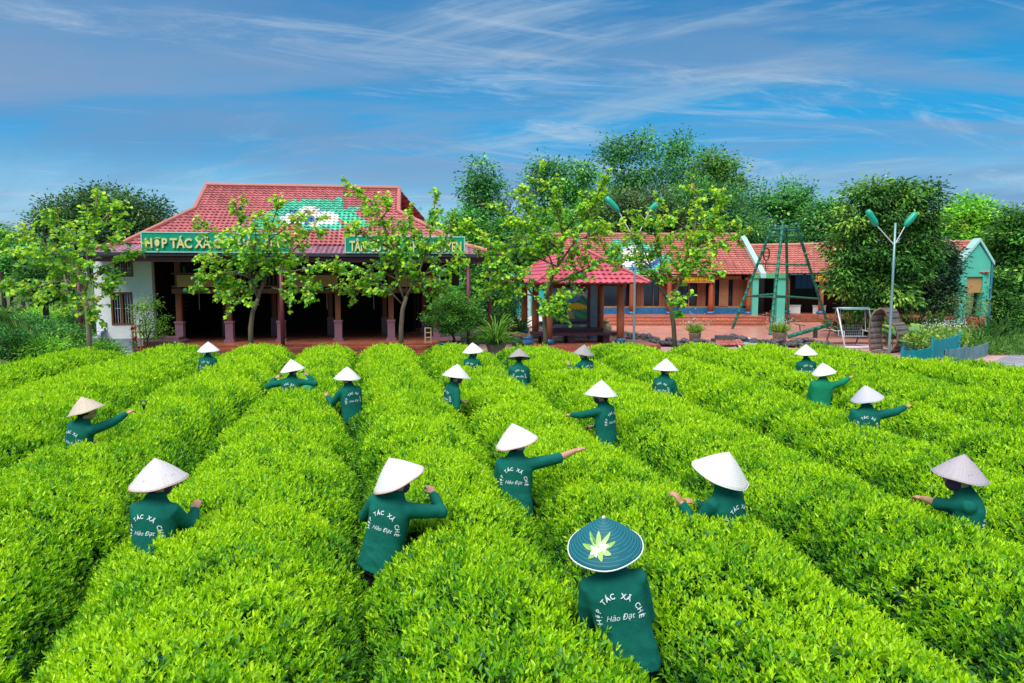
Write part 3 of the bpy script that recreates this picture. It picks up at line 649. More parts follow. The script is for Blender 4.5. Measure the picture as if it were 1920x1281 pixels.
def waistband(p, z, col, name, off, rx=.21, ry=.15, h=.13, a0=-2.6, a1=-.4, label=None):
    T = p['o']; o = np.array(T['_o']); Rz = rotm(0, 0, p['yaw']); vs = []; fs = []; n = 14
    for k in range(4):
        for j in range(n):
            t = a0+(a1-a0)*j/(n-1); sag = .03*math.sin(math.pi*j/(n-1)); q = np.array([rx*(1+.03*k)*math.cos(t)+off[0], ry*(1+.05*k)*math.sin(t)+off[1], z-sag-h*k/3+.008*math.sin(9*t+k)]); vs.append(Rz@q)
    for k in range(3):
        for j in range(n-1): fs.append((k*n+j, k*n+j+1, (k+1)*n+j+1, (k+1)*n+j))
    r = npmesh(name, np.array(vs), fs, [col], smooth=True, parent=T); m = r.modifiers.new('t', 'SOLIDIFY'); m.thickness = .008
waistband(PEOPLE[17], 0.97, mat('light_blue_cloth', (.30, .55, .72), .8, .3, 9), 'waist_cloth', (0, -.01), h=.16)
# ------------------------------------------------------------------ ground
LAWN = mat('lawn', (0.055, 0.10, 0.02), 0.95, 0.5, 1.2, 0.5, col2=(0.10, 0.17, 0.03))
SOIL = mat('soil', (0.055, 0.038, 0.022), 0.95, 0.4, 5, 0.6)
GX_, GY_ = np.meshgrid(np.concatenate([np.linspace(-600, -80, 14), np.linspace(-70, 70, 29), np.linspace(80, 600, 14)]), np.concatenate([np.linspace(-20, 110, 27), np.linspace(130, 900, 14)]), indexing='ij')
gz = -0.03 + np.clip((GY_-90)/300, 0, 1)*4*np.sin(GX_/90)**2
V = np.stack([GX_, GY_, gz], -1).reshape(-1, 3); nx, ny = GX_.shape; ii = (np.arange(nx-1)[:, None]*ny+np.arange(ny-1)).ravel()
struct(npmesh('ground', V, np.stack([ii, ii+ny, ii+ny+1, ii+1], -1), [LAWN]))
struct(MB().box(-26, 30, 0.5, 21.3, -0.4, 0.0).build('field_soil', [SOIL]))
PAVE = brickmat('red_tiles', (.42, .12, .075), (.52, .17, .10), (.16, .07, .05), .4, .4, .012, .35, offset=0)
PAVEP = mat('pink_paving', (.60, .33, .34), .5, .2, 1.5, .15)
BRICK = brickmat('red_brick_steps', (.36, .085, .045), (.45, .12, .06), (.13, .05, .035), .42, .16, .012, .55, vertical=True, offset=.5)
ROADM = mat('grey_concrete', (.26, .26, .30), .7, .3, 1.8, .3)
mb = MB(); mb.box(1.0, 21.5, 31.5, 46.4, -.3, .12); struct(mb.build('terrace', [brickmat('pink_red_tiles', (.58, .235, .18), (.68, .31, .25), (.26, .11, .09), .5, .5, .014, .28, offset=0)], origin=False))
mb = MB(); mb.box(-1.5, 22, 24.6, 31.5, -.3, .02); struct(mb.build('path', [PAVEP]))
mb = MB(); P0 = [atz(1800, 700, 0)[:2], atz(1960, 706, 0)[:2], (40, 24), (60, 52), atz(1935, 648, 0)[:2], atz(1870, 676, 0)[:2]]
mb.add([(x, y, .03) for x, y in P0]+[(x, y, -.2) for x, y in P0], [[0, 1, 2, 3, 4, 5]]+[[i, i+6, (i+1) % 6+6, (i+1) % 6] for i in range(6)]); struct(mb.build('road', [ROADM]))
# ------------------------------------------------------------------ tiled roof slope
def tile_slope(mb, bl, br, tl, tr, n, colf, pitch=0.2, amp=0.028, lift=0.05, step=None):
    """courses of wavy clay tiles on a plane from the lower edge bl-br to the upper edge tl-tr (points in the builder's frame)"""
    A, B, C_, D = [mb.fr.W(*p) for p in (bl, br, tl, tr)]
    nn = np.cross(B-A, C_-A) if np.linalg.norm(C_-A) > .01 else np.cross(B-A, D-A)
    nn = nn/np.linalg.norm(nn); nn = nn if nn[2] > 0 else -nn; ex = (B-A)/np.linalg.norm(B-A); dl = pitch/4 if step is None else step
    for j in range(n):
        t0, t1 = j/n, (j+1)/n+0.12/n; t1 = min(t1, 1.0)
        l0, r0 = A+(C_-A)*t0, B+(D-B)*t0; l1, r1 = A+(C_-A)*t1, B+(D-B)*t1
        w0 = (r0-l0)@ex; m = max(1, int(w0/dl)); vs = []; fs = []; cs = []
        for i in range(m+1):
            f = i/m; pb = l0+(r0-l0)*f; pt_ = l1+(r1-l1)*f; xx = (pb-A)@ex; wv = amp*math.sin(2*math.pi*xx/pitch)
            jit = 0.006*math.sin(j*12.9+math.floor(xx/pitch)*78.2)
            vs += [pb+nn*(lift+wv+jit), pt_+nn*(wv*.6+.004), pb+nn*(-.01)]
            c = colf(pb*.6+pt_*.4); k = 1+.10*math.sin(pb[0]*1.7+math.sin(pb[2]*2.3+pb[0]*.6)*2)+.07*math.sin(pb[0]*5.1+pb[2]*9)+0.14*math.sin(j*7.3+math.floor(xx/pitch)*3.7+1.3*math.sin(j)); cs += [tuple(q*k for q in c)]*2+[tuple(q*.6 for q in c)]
        for i in range(m): a = 3*i; fs += [(a, a+3, a+4, a+1), (a+2, a+5, a+3, a)]
        b = len(mb.V)
        for v_, c_ in zip(vs, cs): mb.V.append(v_); mb.c.append(c_)
        for f_ in fs: mb.F.append([b+q for q in f_]); mb.M.append(mb.m)
def capline(mb, p, q, r=.11, seg=.38, local=True):
    a, b = (mb.fr.W(*p), mb.fr.W(*q)) if local else (np.array(p), np.array(q)); d = b-a; n = max(1, int(np.linalg.norm(d)/seg))
    for i in range(n): mb.tube([a+d*(i/n), a+d*((i+1)/n+.05/n)], [r, r*.86], 8)
def in_ell(u, v, e):
    cx, cy, rx, ry = e[:4]; a = R(e[4]) if len(e) > 4 else 0; dx, dy = u-cx, v-cy; x = dx*math.cos(a)+dy*math.sin(a); y = -dx*math.sin(a)+dy*math.cos(a); return (x/rx)**2+(y/ry)**2 < 1
def mural(cf, whites, orange, navy, greens):
    def f(P):
        u, v = proj(P)
        if any(in_ell(u, v, e) for e in orange): return (.55, .30, .16)
        if any(in_ell(u, v, e) for e in whites): return (.72, .70, .68)
        if any(in_ell(u, v, e) for e in navy): return (.03, .12, .36)
        if any(in_ell(u, v, e) for e in greens): return (.05, .42, .26) if math.sin(u*.45+v*.8) > -.4 else (.12, .52, .36)
        return cf(P)
    return f
REDT = lambda P: (.45, .125, .13); ORT = lambda P: (.47, .145, .115); MAUVE = lambda P: (.36, .17, .24); CRIM = lambda P: (.52, .08, .125)
WOOD = mat('brown_timber', (.22, .070, .028), .5, .35, 4, .2, stretch=(1, 1, .12)); WOODL = mat('golden_timber', (.42, .20, .09), .5, .3, 4, .2, stretch=(1, 1, .12))
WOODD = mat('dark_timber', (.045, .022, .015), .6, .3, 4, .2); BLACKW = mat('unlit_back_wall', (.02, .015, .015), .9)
WHITEW = mat('white_plaster', (.88, .88, .90), .85, .06, 1.5, .1); STONEB = mat('grey_stone', (.30, .36, .42), .8, .2, 3, .2)
MAROON = mat('maroon_steel', (.17, .035, .065), .45, .1, 3); PLINTH = mat('mauve_plaster', (.30, .15, .20), .75, .12, 3, .1); GUTTER = mat('dark_gutter', (.05, .045, .07), .4, .1, 3)
BLIND = mat('bamboo_blind', (.52, .29, .11), .7, .3, 9, .3, stretch=(12, 12, .3)); GLASS = mat('dark_glass', (.015, .02, .04), .08, spec=.8)
BLUEC = mat('blue_ceramic', (.03, .16, .36), .3, .4, 9); MINT = mat('mint_paint', (.10, .52, .38), .7, .1, 1.2, .08); MINTD = mat('green_paint', (.10, .42, .20), .7, .12, 1.5, .08)
TURQ = mat('turquoise_paint', (.02, .46, .46), .7, .1, 1.2, .08); TURQL = mat('pale_mint_trim', (.38, .66, .62), .6, .1, 2)
STEELG = mat('galvanised_pipe', (.25, .40, .42), .35, .15, 4, metal=.3); WHITES = mat('white_steel', (.70, .70, .74), .35, .1, 6); LAMPG = mat('green_lamp_shell', (.01, .40, .26), .35, .1, 4)
SIGNG = mat('sign_green', (.0, .33, .20), .45, .06, 2); SIGNW = mat('sign_white', (.8, .8, .76), .5); SIGNY = mat('sign_cream_letters', (.85, .72, .30), .45, .1, 8)
# ------------------------------------------------------------------ stilt house (left)
F = Frame(-8, 29.0, 8)
T = thing('stilt_house', 'long open-sided timber house with flower mural on its red tiled roof', 'house', F.W(0, 0, 0))
zf = F.z(560, 640, 0); xl0 = F.x(176, 0); xl1 = F.x(285, 0); XR = F.x(936, -1.7); XL = F.x(152, -1.7)
ze = 4.02
# floor and steps
mb = MB(F); mb.box(xl1, F.x(838, -1.2), -1.25, 8, -.3, zf); mb.build('floor', [PAVE], T)
mb = MB(F); x0, x1 = xl1-.2, F.x(842, -1.5)
for k in range(3): mb.box(x0, x1, -1.60-.34*k, -1.255 if k == 0 else -1.262-.34*k, -.3, zf-.125*(k+1))
mb.build('steps', [BRICK], T)
mb = MB(F); mb.box(x0, x1, -1.253, -1.249, -.2, zf-.01); mb.build('step_riser', [BRICK], T)
# roof
zt = F.z(560, 459.5, -.3); prof2 = (-.3, 3.9); zr = F.z(570, 352, 3.9)
gx0, gx1 = F.x(394, 3.9), F.x(751, 3.9); kz = (zr-zt)/(4.2)
gy = 2.05; gzz = zt+kz*(gy+.3)
e0, e1 = F.x(236, -.3), F.x(872, -.3)
mur = mural(REDT, [(549, 413, 27, 11), (580, 398, 21, 10), (613, 411, 24, 13), (590, 422, 12, 5)], [(552, 409, 13, 3), (612, 411, 12, 3), (581, 399, 10, 3)],
            [(581, 408, 50, 15)], [(520, 408, 42, 17, -25), (590, 388, 52, 14), (632, 388, 12, 18, 20), (662, 413, 34, 11, 25), (495, 418, 30, 10, -10), (645, 397, 26, 4, 3), (590, 425, 26, 8), (660, 393, 22, 4, -8), (628, 425, 22, 6), (540, 390, 22, 9, -35)])
mb = MB(F)
tile_slope(mb, (e0, -.3, zt), (e1, -.3, zt), (gx0, gy, gzz), (gx1, gy, gzz), 12, mur)
tile_slope(mb, (gx0, gy, gzz), (gx1, gy, gzz), (gx0, 3.9, zr), (gx1, 3.9, zr), 10, mur)
tile_slope(mb, (e1, 8.1, zt), (e0, 8.1, zt), (gx1, 3.9, zr), (gx0, 3.9, zr), 14, REDT, step=.3)
tile_slope(mb, (e0, 8.1, zt), (e0, -.3, zt), (gx0, 5.7, gzz), (gx0, gy, gzz), 12, REDT)
tile_slope(mb, (e1, -.3, zt), (e1, 8.1, zt), (gx1, gy, gzz), (gx1, 5.7, gzz), 12, REDT)
rf = mb.build('roof', [TILE], T); rf['_o'] = list(T['_o'])
mb = MB(F)
for gx in (gx0+.12, gx1-.12): mb.add([(gx, gy, gzz), (gx, 5.7, gzz), (gx, 3.9, zr-.1)], [(0, 1, 2)])
mb.build('gable', [WOODD], rf)
mb = MB(F); tile_slope(mb, (XL, -1.7, ze), (XR, -1.7, ze), (e0, -.32, zt-.03), (e1, -.32, zt-.03), 6, MAUVE, amp=.022, lift=.03)
tile_slope(mb, (XL, 9.5, ze), (XL, -1.7, ze), (e0, 8.1, zt-.03), (e0, -.3, zt-.03), 6, MAUVE); tile_slope(mb, (XR, -1.7, ze), (XR, 9.5, ze), (e1, -.3, zt-.03), (e1, 8.1, zt-.03), 6, MAUVE)
mb.build('porch_roof', [TILE], T)
mb = MB(F); mb.col = (.46, .15, .12)
capline(mb, (gx0, 3.9, zr+.05), (gx1, 3.9, zr+.05), .12)
for gx, e, X_ in ((gx0, e0, XL), (gx1, e1, XR)):
    capline(mb, (gx, 3.9, zr), (gx, gy, gzz+.05), .11); capline(mb, (gx, gy, gzz+.05), (e, -.3, zt+.06), .11); mb.col = (.55, .22, .13); capline(mb, (e, -.3, zt+.05), (X_, -1.7, ze+.06), .11); mb.col = (.46, .15, .12)
    capline(mb, (gx, 5.7, gzz+.05), (e, 8.1, zt+.06), .11)
mb.build('ridge_tiles', [TILE], T)
mb = MB(F); mb.box(XL, XR, -1.86, -1.72, ze-.10, ze+.03); mb.box(XL-.1, XL+.02, -1.7, 9.4, ze-.1, ze+.02); mb.box(XR-.02, XR+.1, -1.7, 9.4, ze-.1, ze+.02); mb.build('gutter', [GUTTER], T)
mb = MB(F); mb.box(XL+.1, XR-.1, -1.66, -1.50, ze-.32, ze-.14); mb.build('porch_beam', [MAROON], T)
mb = MB(F); mb.box(XL+.1, XR-.1, -1.6, 9, ze-.10, ze-.04); mb.build('soffit', [WOODD], T)
# white room
zw = ze-.11
wl = F.pt(207, 548, 0); wr = F.pt(251, 609, 0); ul = F.pt(213, 470, 0); ur = F.pt(250, 519, 0)
mb = MB(F); b0 = F.z(220, 635, 0)
def wall_holes(mb, x0, x1, z0, z1, y0, y1, holes):
    xs = sorted({x0, x1, *[h[0] for h in holes], *[h[1] for h in holes]}); 
    for a, b in zip(xs[:-1], xs[1:]):
        hs_ = sorted([h for h in holes if h[0] <= a+1e-6 and h[1] >= b-1e-6], key=lambda h: h[2]); z = z0
        for h in hs_:
            if h[2] > z+1e-4: mb.box(a, b, y0, y1, z, h[2])
            z = max(z, h[3])
        if z < z1-1e-4: mb.box(a, b, y0, y1, z, z1)
H1 = (wl[0], wr[0], wr[1], wl[1]); H2 = (ul[0], ur[0], ur[1], zw-.12)
wall_holes(mb, xl0, xl1, b0, zw, 0, .2, [H1, H2]); mb.box(xl0, xl0+.2, .2, 7.5, b0, zw); mb.box(xl1-.2, xl1, .2, 7.5, b0, zw)
wallo = mb.build('white_wall', [WHITEW], T)
mb = MB(F); mb.box(xl0-.03, xl1-.02, -.04, .25, -.1, b0-.003); mb.box(xl0-.3, xl1-.02, -.9, -.05, -.1, .12); mb.build('stone_base', [STONEB], T)
def window(fr, T_, H, y, frame, mull=1, bars=7, glass=GLASS):
    x0, x1, z0, z1 = H; m = MB(fr); t = .07
    m.box(x0, x1, y-.03, y+.10, z0, z0+t); m.box(x0, x1, y-.03, y+.10, z1-t, z1); m.box(x0, x0+t, y-.03, y+.1, z0+t, z1-t); m.box(x1-t, x1, y-.03, y+.1, z0+t, z1-t)
    for k in range(mull): xm = x0+(x1-x0)*(k+1)/(mull+1); m.box(xm-.035, xm+.035, y-.02, y+.09, z0+t, z1-t)
    w_ = m.build('window', [frame], T_); m = MB(fr); m.box(x0+t, x1-t, y+.10, y+.115, z0+t, z1-t); m.build('pane', [glass], w_)
    m = MB(fr)
    for k in range(bars): xb = x0+t+(x1-x0-2*t)*(k+.5)/bars; m.box(xb-.008, xb+.008, y+.06, y+.075, z0+t, z1-t)
    m.box(x0+t, x1-t, y+.055, y+.08, (z0+z1)/2-.01, (z0+z1)/2+.01); m.build('window_bars', [WHITES], w_)
    return w_
window(F, T, H1, 0, WOOD); window(F, T, H2, 0, WOOD, 1, 6)
# rear and side walls, upper floor
bx0, bx1 = F.x(328, 0), F.x(823, 0); zb0, zb1 = F.z(560, 550, 0), F.z(560, 541, 0)
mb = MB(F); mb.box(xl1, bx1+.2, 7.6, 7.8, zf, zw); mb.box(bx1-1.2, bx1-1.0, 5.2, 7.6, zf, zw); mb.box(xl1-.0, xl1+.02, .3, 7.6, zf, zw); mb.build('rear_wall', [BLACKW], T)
mb = MB(F); mb.box(bx0, bx1, .02, 7.58, zb0+.02, zb1-.02); mb.build('upper_floor', [WOODD], T)
mb = MB(F); mb.box(bx0-.1, bx1+.1, -.16, .02, zb0, zb1); mb.box(bx0-.1, bx1+.1, -.14, .0, zb1+.06, zb1+.12); mb.box(bx0-.1, bx1+.1, -.14, 0, F.z(560, 512, 0), F.z(560, 514.5, 0)); mb.build('balcony_beam', [WOOD], T)
mb = MB(F); mb.box(bx0, bx1, 1.3, 1.4, zb1+.02, zw-.1); mb.build('upper_wall', [WOODD], T)
for u0, u1 in ((338, 370), (382, 410), (440, 470), (545, 580), (640, 665), (745, 770)):
    window(F, T, (F.x(u0, 1.3), F.x(u1, 1.3), zb1+.25, zw-.25), 1.22, WOODD, 1, 1)
for u0, u1 in ((332, 422), (533, 633), (741, 822)):
    mb = MB(F); mb.box(F.x(u0, -.2), F.x(u1, -.2), -.24, -.20, F.z(560, 538, -.2), F.z(560, 516, -.2)); mb.build('bamboo_blind', [BLIND], T)
for u0, u1 in ((424, 532), (635, 740)):
    mb = MB(F); a, b = F.x(u0, -.06), F.x(u1, -.06); n = int((b-a)/.16)
    for k in range(n): x = a+(b-a)*(k+.5)/n; mb.box(x-.022, x+.022, -.08, -.04, zb1+.12, F.z(560, 514.5, 0)-.002)
    mb.build('balustrade', [WOOD], T)
for u in (332, 426, 524, 632, 732, 818):
    x = F.x(u, 0); mb = MB(F); mb.box(x-.11, x+.11, .03, .25, F.z(560, 601, 0), zw); po = mb.build('timber_post', [WOOD], T)
    mb = MB(F); zp = F.z(560, 602, 0); mb.box(x-.155, x+.155, -.02, .30, zf+.1, zp); mb.box(x-.21, x+.21, -.08, .36, zf-.01, zf+.1); mb.box(x-.18, x+.18, -.05, .33, zp-.06, zp+.02); mb.build('plinth', [PLINTH], po)
for u in (420, 512, 618, 720, 795):
    x = F.x(u, 3.2); mb = MB(F); mb.box(x-.1, x+.1, 3.2, 3.4, 1.2, zb0); po = mb.build('timber_post', [WOOD], T); mb = MB(F); mb.box(x-.15, x+.15, 3.15, 3.45, zf, 1.25); mb.build('plinth', [PLINTH], po)
for u in (147, 527, 878, 918):
    ly = -1.58 if u != 918 else .4; x = F.x(u, ly); mb = MB(F); c = F.W(x, ly, 0); mb.tube([c+[0, 0, -.1], c+[0, 0, ze-.15]], .085, 12); mb.build('porch_pillar', [MAROON], T, smooth=True)
# open stair at left and its purple landing
mb = MB(F); sx0, sx1 = F.x(288, .6), F.x(326, .6)
for k in range(12): z = zf+.2+k*.175; mb.box(sx0, sx1, .6+k*.22, .85+k*.22, z, z+.035)
mb.build('staircase', [mat('worn_stair_boards', (.10, .085, .08), .7, .2, 4)], T)
mb = MB(F); mb.box(F.x(268, -.6), F.x(338, -.6), -.9, .25, zf, zf+.14); mb.box(F.x(270, -.6), F.x(330, -.6), -.6, .2, zf+.14, zf+.27); mb.build('landing', [PLINTH], T)
# slatted right end with purple bench
mb = MB(F)
for k in range(7): x = bx1-1.1+k*.19; mb.box(x, x+.07, 4.9, 5.0, zf, zb0)
mb.build('slat_screen', [WOODD], T)
mb = MB(F); a, b = F.x(812, -.3), F.x(872, -.3); mb.box(a, b, -.4, .6, .05, .3); mb.box(a+.3, b-.2, -.2, .6, .3, .5); mb.box(F.x(812, .2), F.x(824, .2), .1, .5, .3, 1.15); mb.build('side_landing', [PLINTH], T)
mb = MB(F); mb.box(bx1+.15, bx1+1.0, 2.0, 2.12, zb0+.3, zw-.1); mb.build('hanging_screen', [mat('olive_cloth', (.06, .09, .04), .9, .3, 3)], T)
mb = MB(F)
for u in (372, 540, 612, 700): x = F.x(u, 1.5); c = F.W(x, 1.5, 0); mb.tube([c+[0, 0, zb0-.75], c+[0, 0, zb0]], .012, 5)
mb.build('lamp_cord', [WHITES], T)
# signboards ------------------------------------------------------------
def flat_text(body, size, width, bold=.0, depth=.03):
    V, Fa = textmesh(body, size, bold); w0 = V[:, 0].max()-V[:, 0].min(); V = V.copy(); V[:, 0] = (V[:, 0]-V[:, 0].min())*width/w0; return V, Fa
def place_text(name, fr, V, Fa, x, y, z, mats, parent, th=.03):
    me = [fr.W(x+q[0], y, z+q[1])-np.array(parent['_o']) for q in V]; o = npmesh(name, np.array(me), Fa, mats, parent=parent)
    m = o.modifiers.new('t', 'SOLIDIFY'); m.thickness = th; m.offset = 0; return o
def signboard(u0, u1, v0, v1, body, label, tfrac, t0):
    ly = -1.9; x0, x1 = F.x(u0, ly), F.x(u1, ly); z1 = F.z((u0+u1)/2, v0, ly); z0 = F.z((u0+u1)/2, v1, ly)
    T_ = thing('signboard', label, 'signboard', F.W((x0+x1)/2, ly, z0)); 
    mb = MB(F); mb.box(x0, x1, ly, ly+.06, z0, z1); mb.build('board', [SIGNG], T_)
    mb = MB(F); t = .035
    mb.box(x0, x1, ly-.02, ly-.001, z1-t, z1+.01); mb.box(x0, x1, ly-.02, ly-.001, z0, z0+t); mb.box(x0, x0+t, ly-.02, ly-.001, z0+t, z1-t); mb.box(x1-t, x1, ly-.02, ly-.001, z0+t, z1-t); mb.build('border', [mat('sign_pale_edge', (.45, .72, .62), .5)], T_)
    V, Fa = flat_text(body, .46, (x1-x0)*tfrac, .012); h = V[:, 1]; V[:, 1] = (h-h.min()); s_ = (z1-z0)*.78/V[:, 1].max(); V[:, 1] *= s_
    place_text('lettering', F, V, Fa, x0+(x1-x0)*t0, ly-.045, z0+(z1-z0)*.08, [SIGNY], T_, .05)
    mb = MB(F)
    for k in range(3): x = x0+(x1-x0)*(.15+.35*k); mb.box(x-.03, x+.03, ly+.06, ly+.5, z0+.1, z0+.16)
    mb.build('bracket', [GUTTER], T_)
signboard(268, 545, 436, 474, 'HỢP TÁC XÃ CHÈ HẢO ĐẠT', 'green signboard with cream letters over the left half of the house eave', .95, .03)
signboard(648, 872, 443, 475, 'TÂN CƯƠNG - THÁI NGUYÊN', 'green signboard with cream letters half hidden by leaves over the right half of the eave', .93, .04)
# ------------------------------------------------------------------ pavilion
Pv = Frame(1.55, 28.7, 8.5)
T = thing('pavilion', 'small open pavilion with crimson tiled hip roof on round timber columns', 'pavilion', Pv.W(1.6, 3, 0))
px0, px1, py0, py1 = -.80, 3.95, -1.25, 7.4; pz = 2.86; ap = 4.42; ry0, ry1 = 1.15, 5.0; xm = (px0+px1)/2
mb = MB(Pv); tile_slope(mb, (px0, py0, pz), (px1, py0, pz), (xm, ry0, ap), (xm, ry0, ap), 9, CRIM, .26, .03, .05)
tile_slope(mb, (px0, py1, pz), (px0, py0, pz), (xm, ry1, ap), (xm, ry0, ap), 9, CRIM, .26); tile_slope(mb, (px1, py0, pz), (px1, py1, pz), (xm, ry0, ap), (xm, ry1, ap), 9, CRIM, .26)
tile_slope(mb, (px1, py1, pz), (px0, py1, pz), (xm, ry1, ap), (xm, ry1, ap), 9, CRIM, .26)
rf = mb.build('roof', [TILE], T)
mb = MB(Pv); mb.col = (.50, .10, .12)
for a, b in (((px0, py0, pz+.05), (xm, ry0, ap+.04)), ((px1, py0, pz+.05), (xm, ry0, ap+.04)), ((px0, py1, pz+.05), (xm, ry1, ap+.04)), ((px1, py1, pz+.05), (xm, ry1, ap+.04)), ((xm, ry0, ap+.04), (xm, ry1, ap+.04))): capline(mb, a, b, .085)
mb.build('ridge_tiles', [TILE], rf)
mb = MB(Pv); mb.add([(px0+.05, py0+.05, pz-.03), (px1-.05, py0+.05, pz-.03), (px1-.05, py1-.05, pz-.03), (px0+.05, py1-.05, pz-.03), (xm, ry0, ap-.1), (xm, ry1, ap-.1)], [(0, 1, 4), (1, 2, 5, 4), (2, 3, 5), (3, 0, 4, 5)]); mb.build('soffit', [mat('pink_soffit', (.72, .45, .40), .7, .1, 4)], rf)  # soffit colour lightened to bounce added light onto the wall painting below
for cx in (0, 3.12):
    for cy in (0, 3.1, 6.2):
        mb = MB(Pv); mb.lathe([(.155, .5), (.165, 1.2), (.16, 2.0), (.145, 2.95)], cx, cy, 16); co = mb.build('column', [mat('column_timber', (.34, .115, .05), .45, .3, 3, .15, stretch=(1, 1, .15))], T, smooth=True)
        mb = MB(Pv); mb.lathe([(.17, .3), (.215, .34), (.225, .42), (.19, .50), (.15, .52)], cx, cy, 16); mb.build('column_base', [BLUEC], co, smooth=True)
mb = MB(Pv)
for a in ((-.1, 3.22, 3.03, 3.17), (-.1, 3.22, 6.13, 6.27)): mb.box(a[0], a[1], a[2], a[3], 2.66, 2.8)
mb.box(-.07, .07, -.6, 3.03, 2.72, 2.82); mb.box(3.05, 3.19, -.6, 3.03, 2.72, 2.82); mb.build('tie_beam', [WOOD], T)
mb = MB(Pv); mb.box(-.75, 4.6, -.9, 7.2, -.1, .28); mb.build('platform', [PAVE], T)
mb = MB(Pv); mb.box(-.752, 4.602, -.912, -.905, -.1, .27); mb.box(-.762, -.755, -.9, 7.2, -.1, .27); mb.build('platform_edge', [BRICK], T)
# painted landscape wall inside the pavilion
y = 2.45; x0, z1 = Pv.pt(1034, 541, y); x1, z0 = Pv.pt(1101, 598, y)

T = thing('mural_wall', 'framed wall painting of green hills and a yellow thatched house behind the pavilion bench', 'painting', Pv.W((x0+x1)/2, y, 0))
mb = MB(Pv)
nx_, nz_ = 90, 70; vs = []; cs = []
def land(a, b):            # a across 0..1, b up 0..1
    sk = .62+.10*math.sin(a*9)+.05*math.sin(a*23+1)
    if b > sk: 
        cl = math.exp(-((b-.80+.05*math.sin(a*7))/.07)**2); return tuple(x*(1-cl*.7)+.7*cl*.85 for x in (.10, .36, .75))
    if .46 < a < .98 and b < .52 and b > .30+.10*abs(a-.72) and b < .40+.30*max(0, 1-abs(a-.70)/.33)*.5: return (.9, .68, .05) if (b > .36 or int(a*30) % 3) else (.45, .3, .04)
    if a < .44 and b > .12: return (.03, .22, .10) if math.sin(a*60+b*40) > -.2 else (.08, .36, .14)
    if abs(a-.52+.35*(b-.15)) < .09 and b < .36: return (.62, .52, .28)
    if b < sk and b > .45: return (.03, .24, .14) if math.sin(a*31+b*17) > 0 else (.06, .32, .18)
    return (.10, .45, .16) if math.sin(a*14+b*25) > -.3 else (.05, .30, .22)
for i in range(nx_+1):
    for j in range(nz_+1):
        mb.V.append(Pv.W(x0+(x1-x0)*i/nx_, y-.01, z0+(z1-z0)*j/nz_)); mb.c.append(land(i/nx_, j/nz_))
for i in range(nx_):
    for j in range(nz_): a = i*(nz_+1)+j; mb.F.append([a, a+nz_+1, a+nz_+2, a+1]); mb.M.append(0)
mb.build('painting', [PAINT], T)
mb = MB(Pv); mb.box(x0-.05, x1+.14, y, y+.15, .28, z1+.05); mb.build('wall', [PLINTH], T)
mb = MB(Pv); mb.box(x1+.003, x1+.15, y-.06, y-.001, z0-.1, z1+.05); mb.box(x0-.06, x1+.15, y-.05, y-.012, z1+.003, z1+.07); mb.build('red_frame', [MAROON], T)
mb = MB(Pv); a, b = Pv.x(1106, y), Pv.x(1119, y); mb.box(a, b, y-.12, y+.12, .28, 2.75); mb.build('tiled_pillar', [brickmat('blue_tile', (.06, .19, .28), (.10, .25, .33), (.2, .25, .28), .12, .12, .01, .3, vertical=True)], T)
mb = MB(Pv); mb.box(Pv.x(1014, y-.5), Pv.x(1100, y-.5), y-.6, y-.07, .28, 1.02); mb.build('low_wall', [brickmat('grey_brick', (.48, .47, .52), (.6, .58, .62), (.16, .16, .2), .3, .13, .015, .7, vertical=True)], T)
mb = MB(Pv); mb.box(Pv.x(1012, y-.5), Pv.x(1101, y-.5), y-.66, y-.05, 1.023, 1.12); mb.build('counter', [mat('dark_stone_top', (.03, .05, .08), .25, .2, 5)], T)
mb = MB(Pv); u_s = Pv.x(1094, y-.62); mb.box(u_s-.13, u_s+.07, y-.62, y-.603, .72, 1.0); mb.build('plaque', [mat('plaque_white', (.6, .6, .62), .6, .4, 12)], T)
# bench table
T = thing('low_table', 'wide dark purple-brown timber daybed with thick legs under the pavilion roof', 'daybed', Pv.W(1.5, 1.1, .28))
x0, x1 = -.55, 3.05; DW = mat('purple_brown_timber', (.055, .02, .035), .35, .3, 3, .1)
mb = MB(Pv); mb.box(x0, x1, .25, 1.5, .62, .74); mb.build('table_top', [DW], T)
mb = MB(Pv); mb.box(x0+.75, x1-.45, .75, 1.4, .742, .90); mb.build('tea_stand', [DW], T)
for cx in (x0+.35, (x0+x1)/2-.3, x1-.55):
    for cy in (.35, 1.2): mb = MB(Pv); mb.box(cx, cx+.26, cy, cy+.24, .28, .62); mb.build('leg', [DW], T)
T = thing('hanging_lamp', 'small dark pendant lamp under the front of the pavilion roof', 'lamp', Pv.W(1.5, .6, 2.4)); mb = MB(Pv); mb.lathe([(.015, 2.62), (.015, 2.9)], 1.55, .2, 8); mb.build('cord', [WOODD], T); mb = MB(Pv); mb.lathe([(.16, 2.52), (.10, 2.60), (.02, 2.66)], 1.55, .2, 14); mb.build('lamp_shade', [mat('dark_red_shade', (.10, .02, .015), .5)], T)
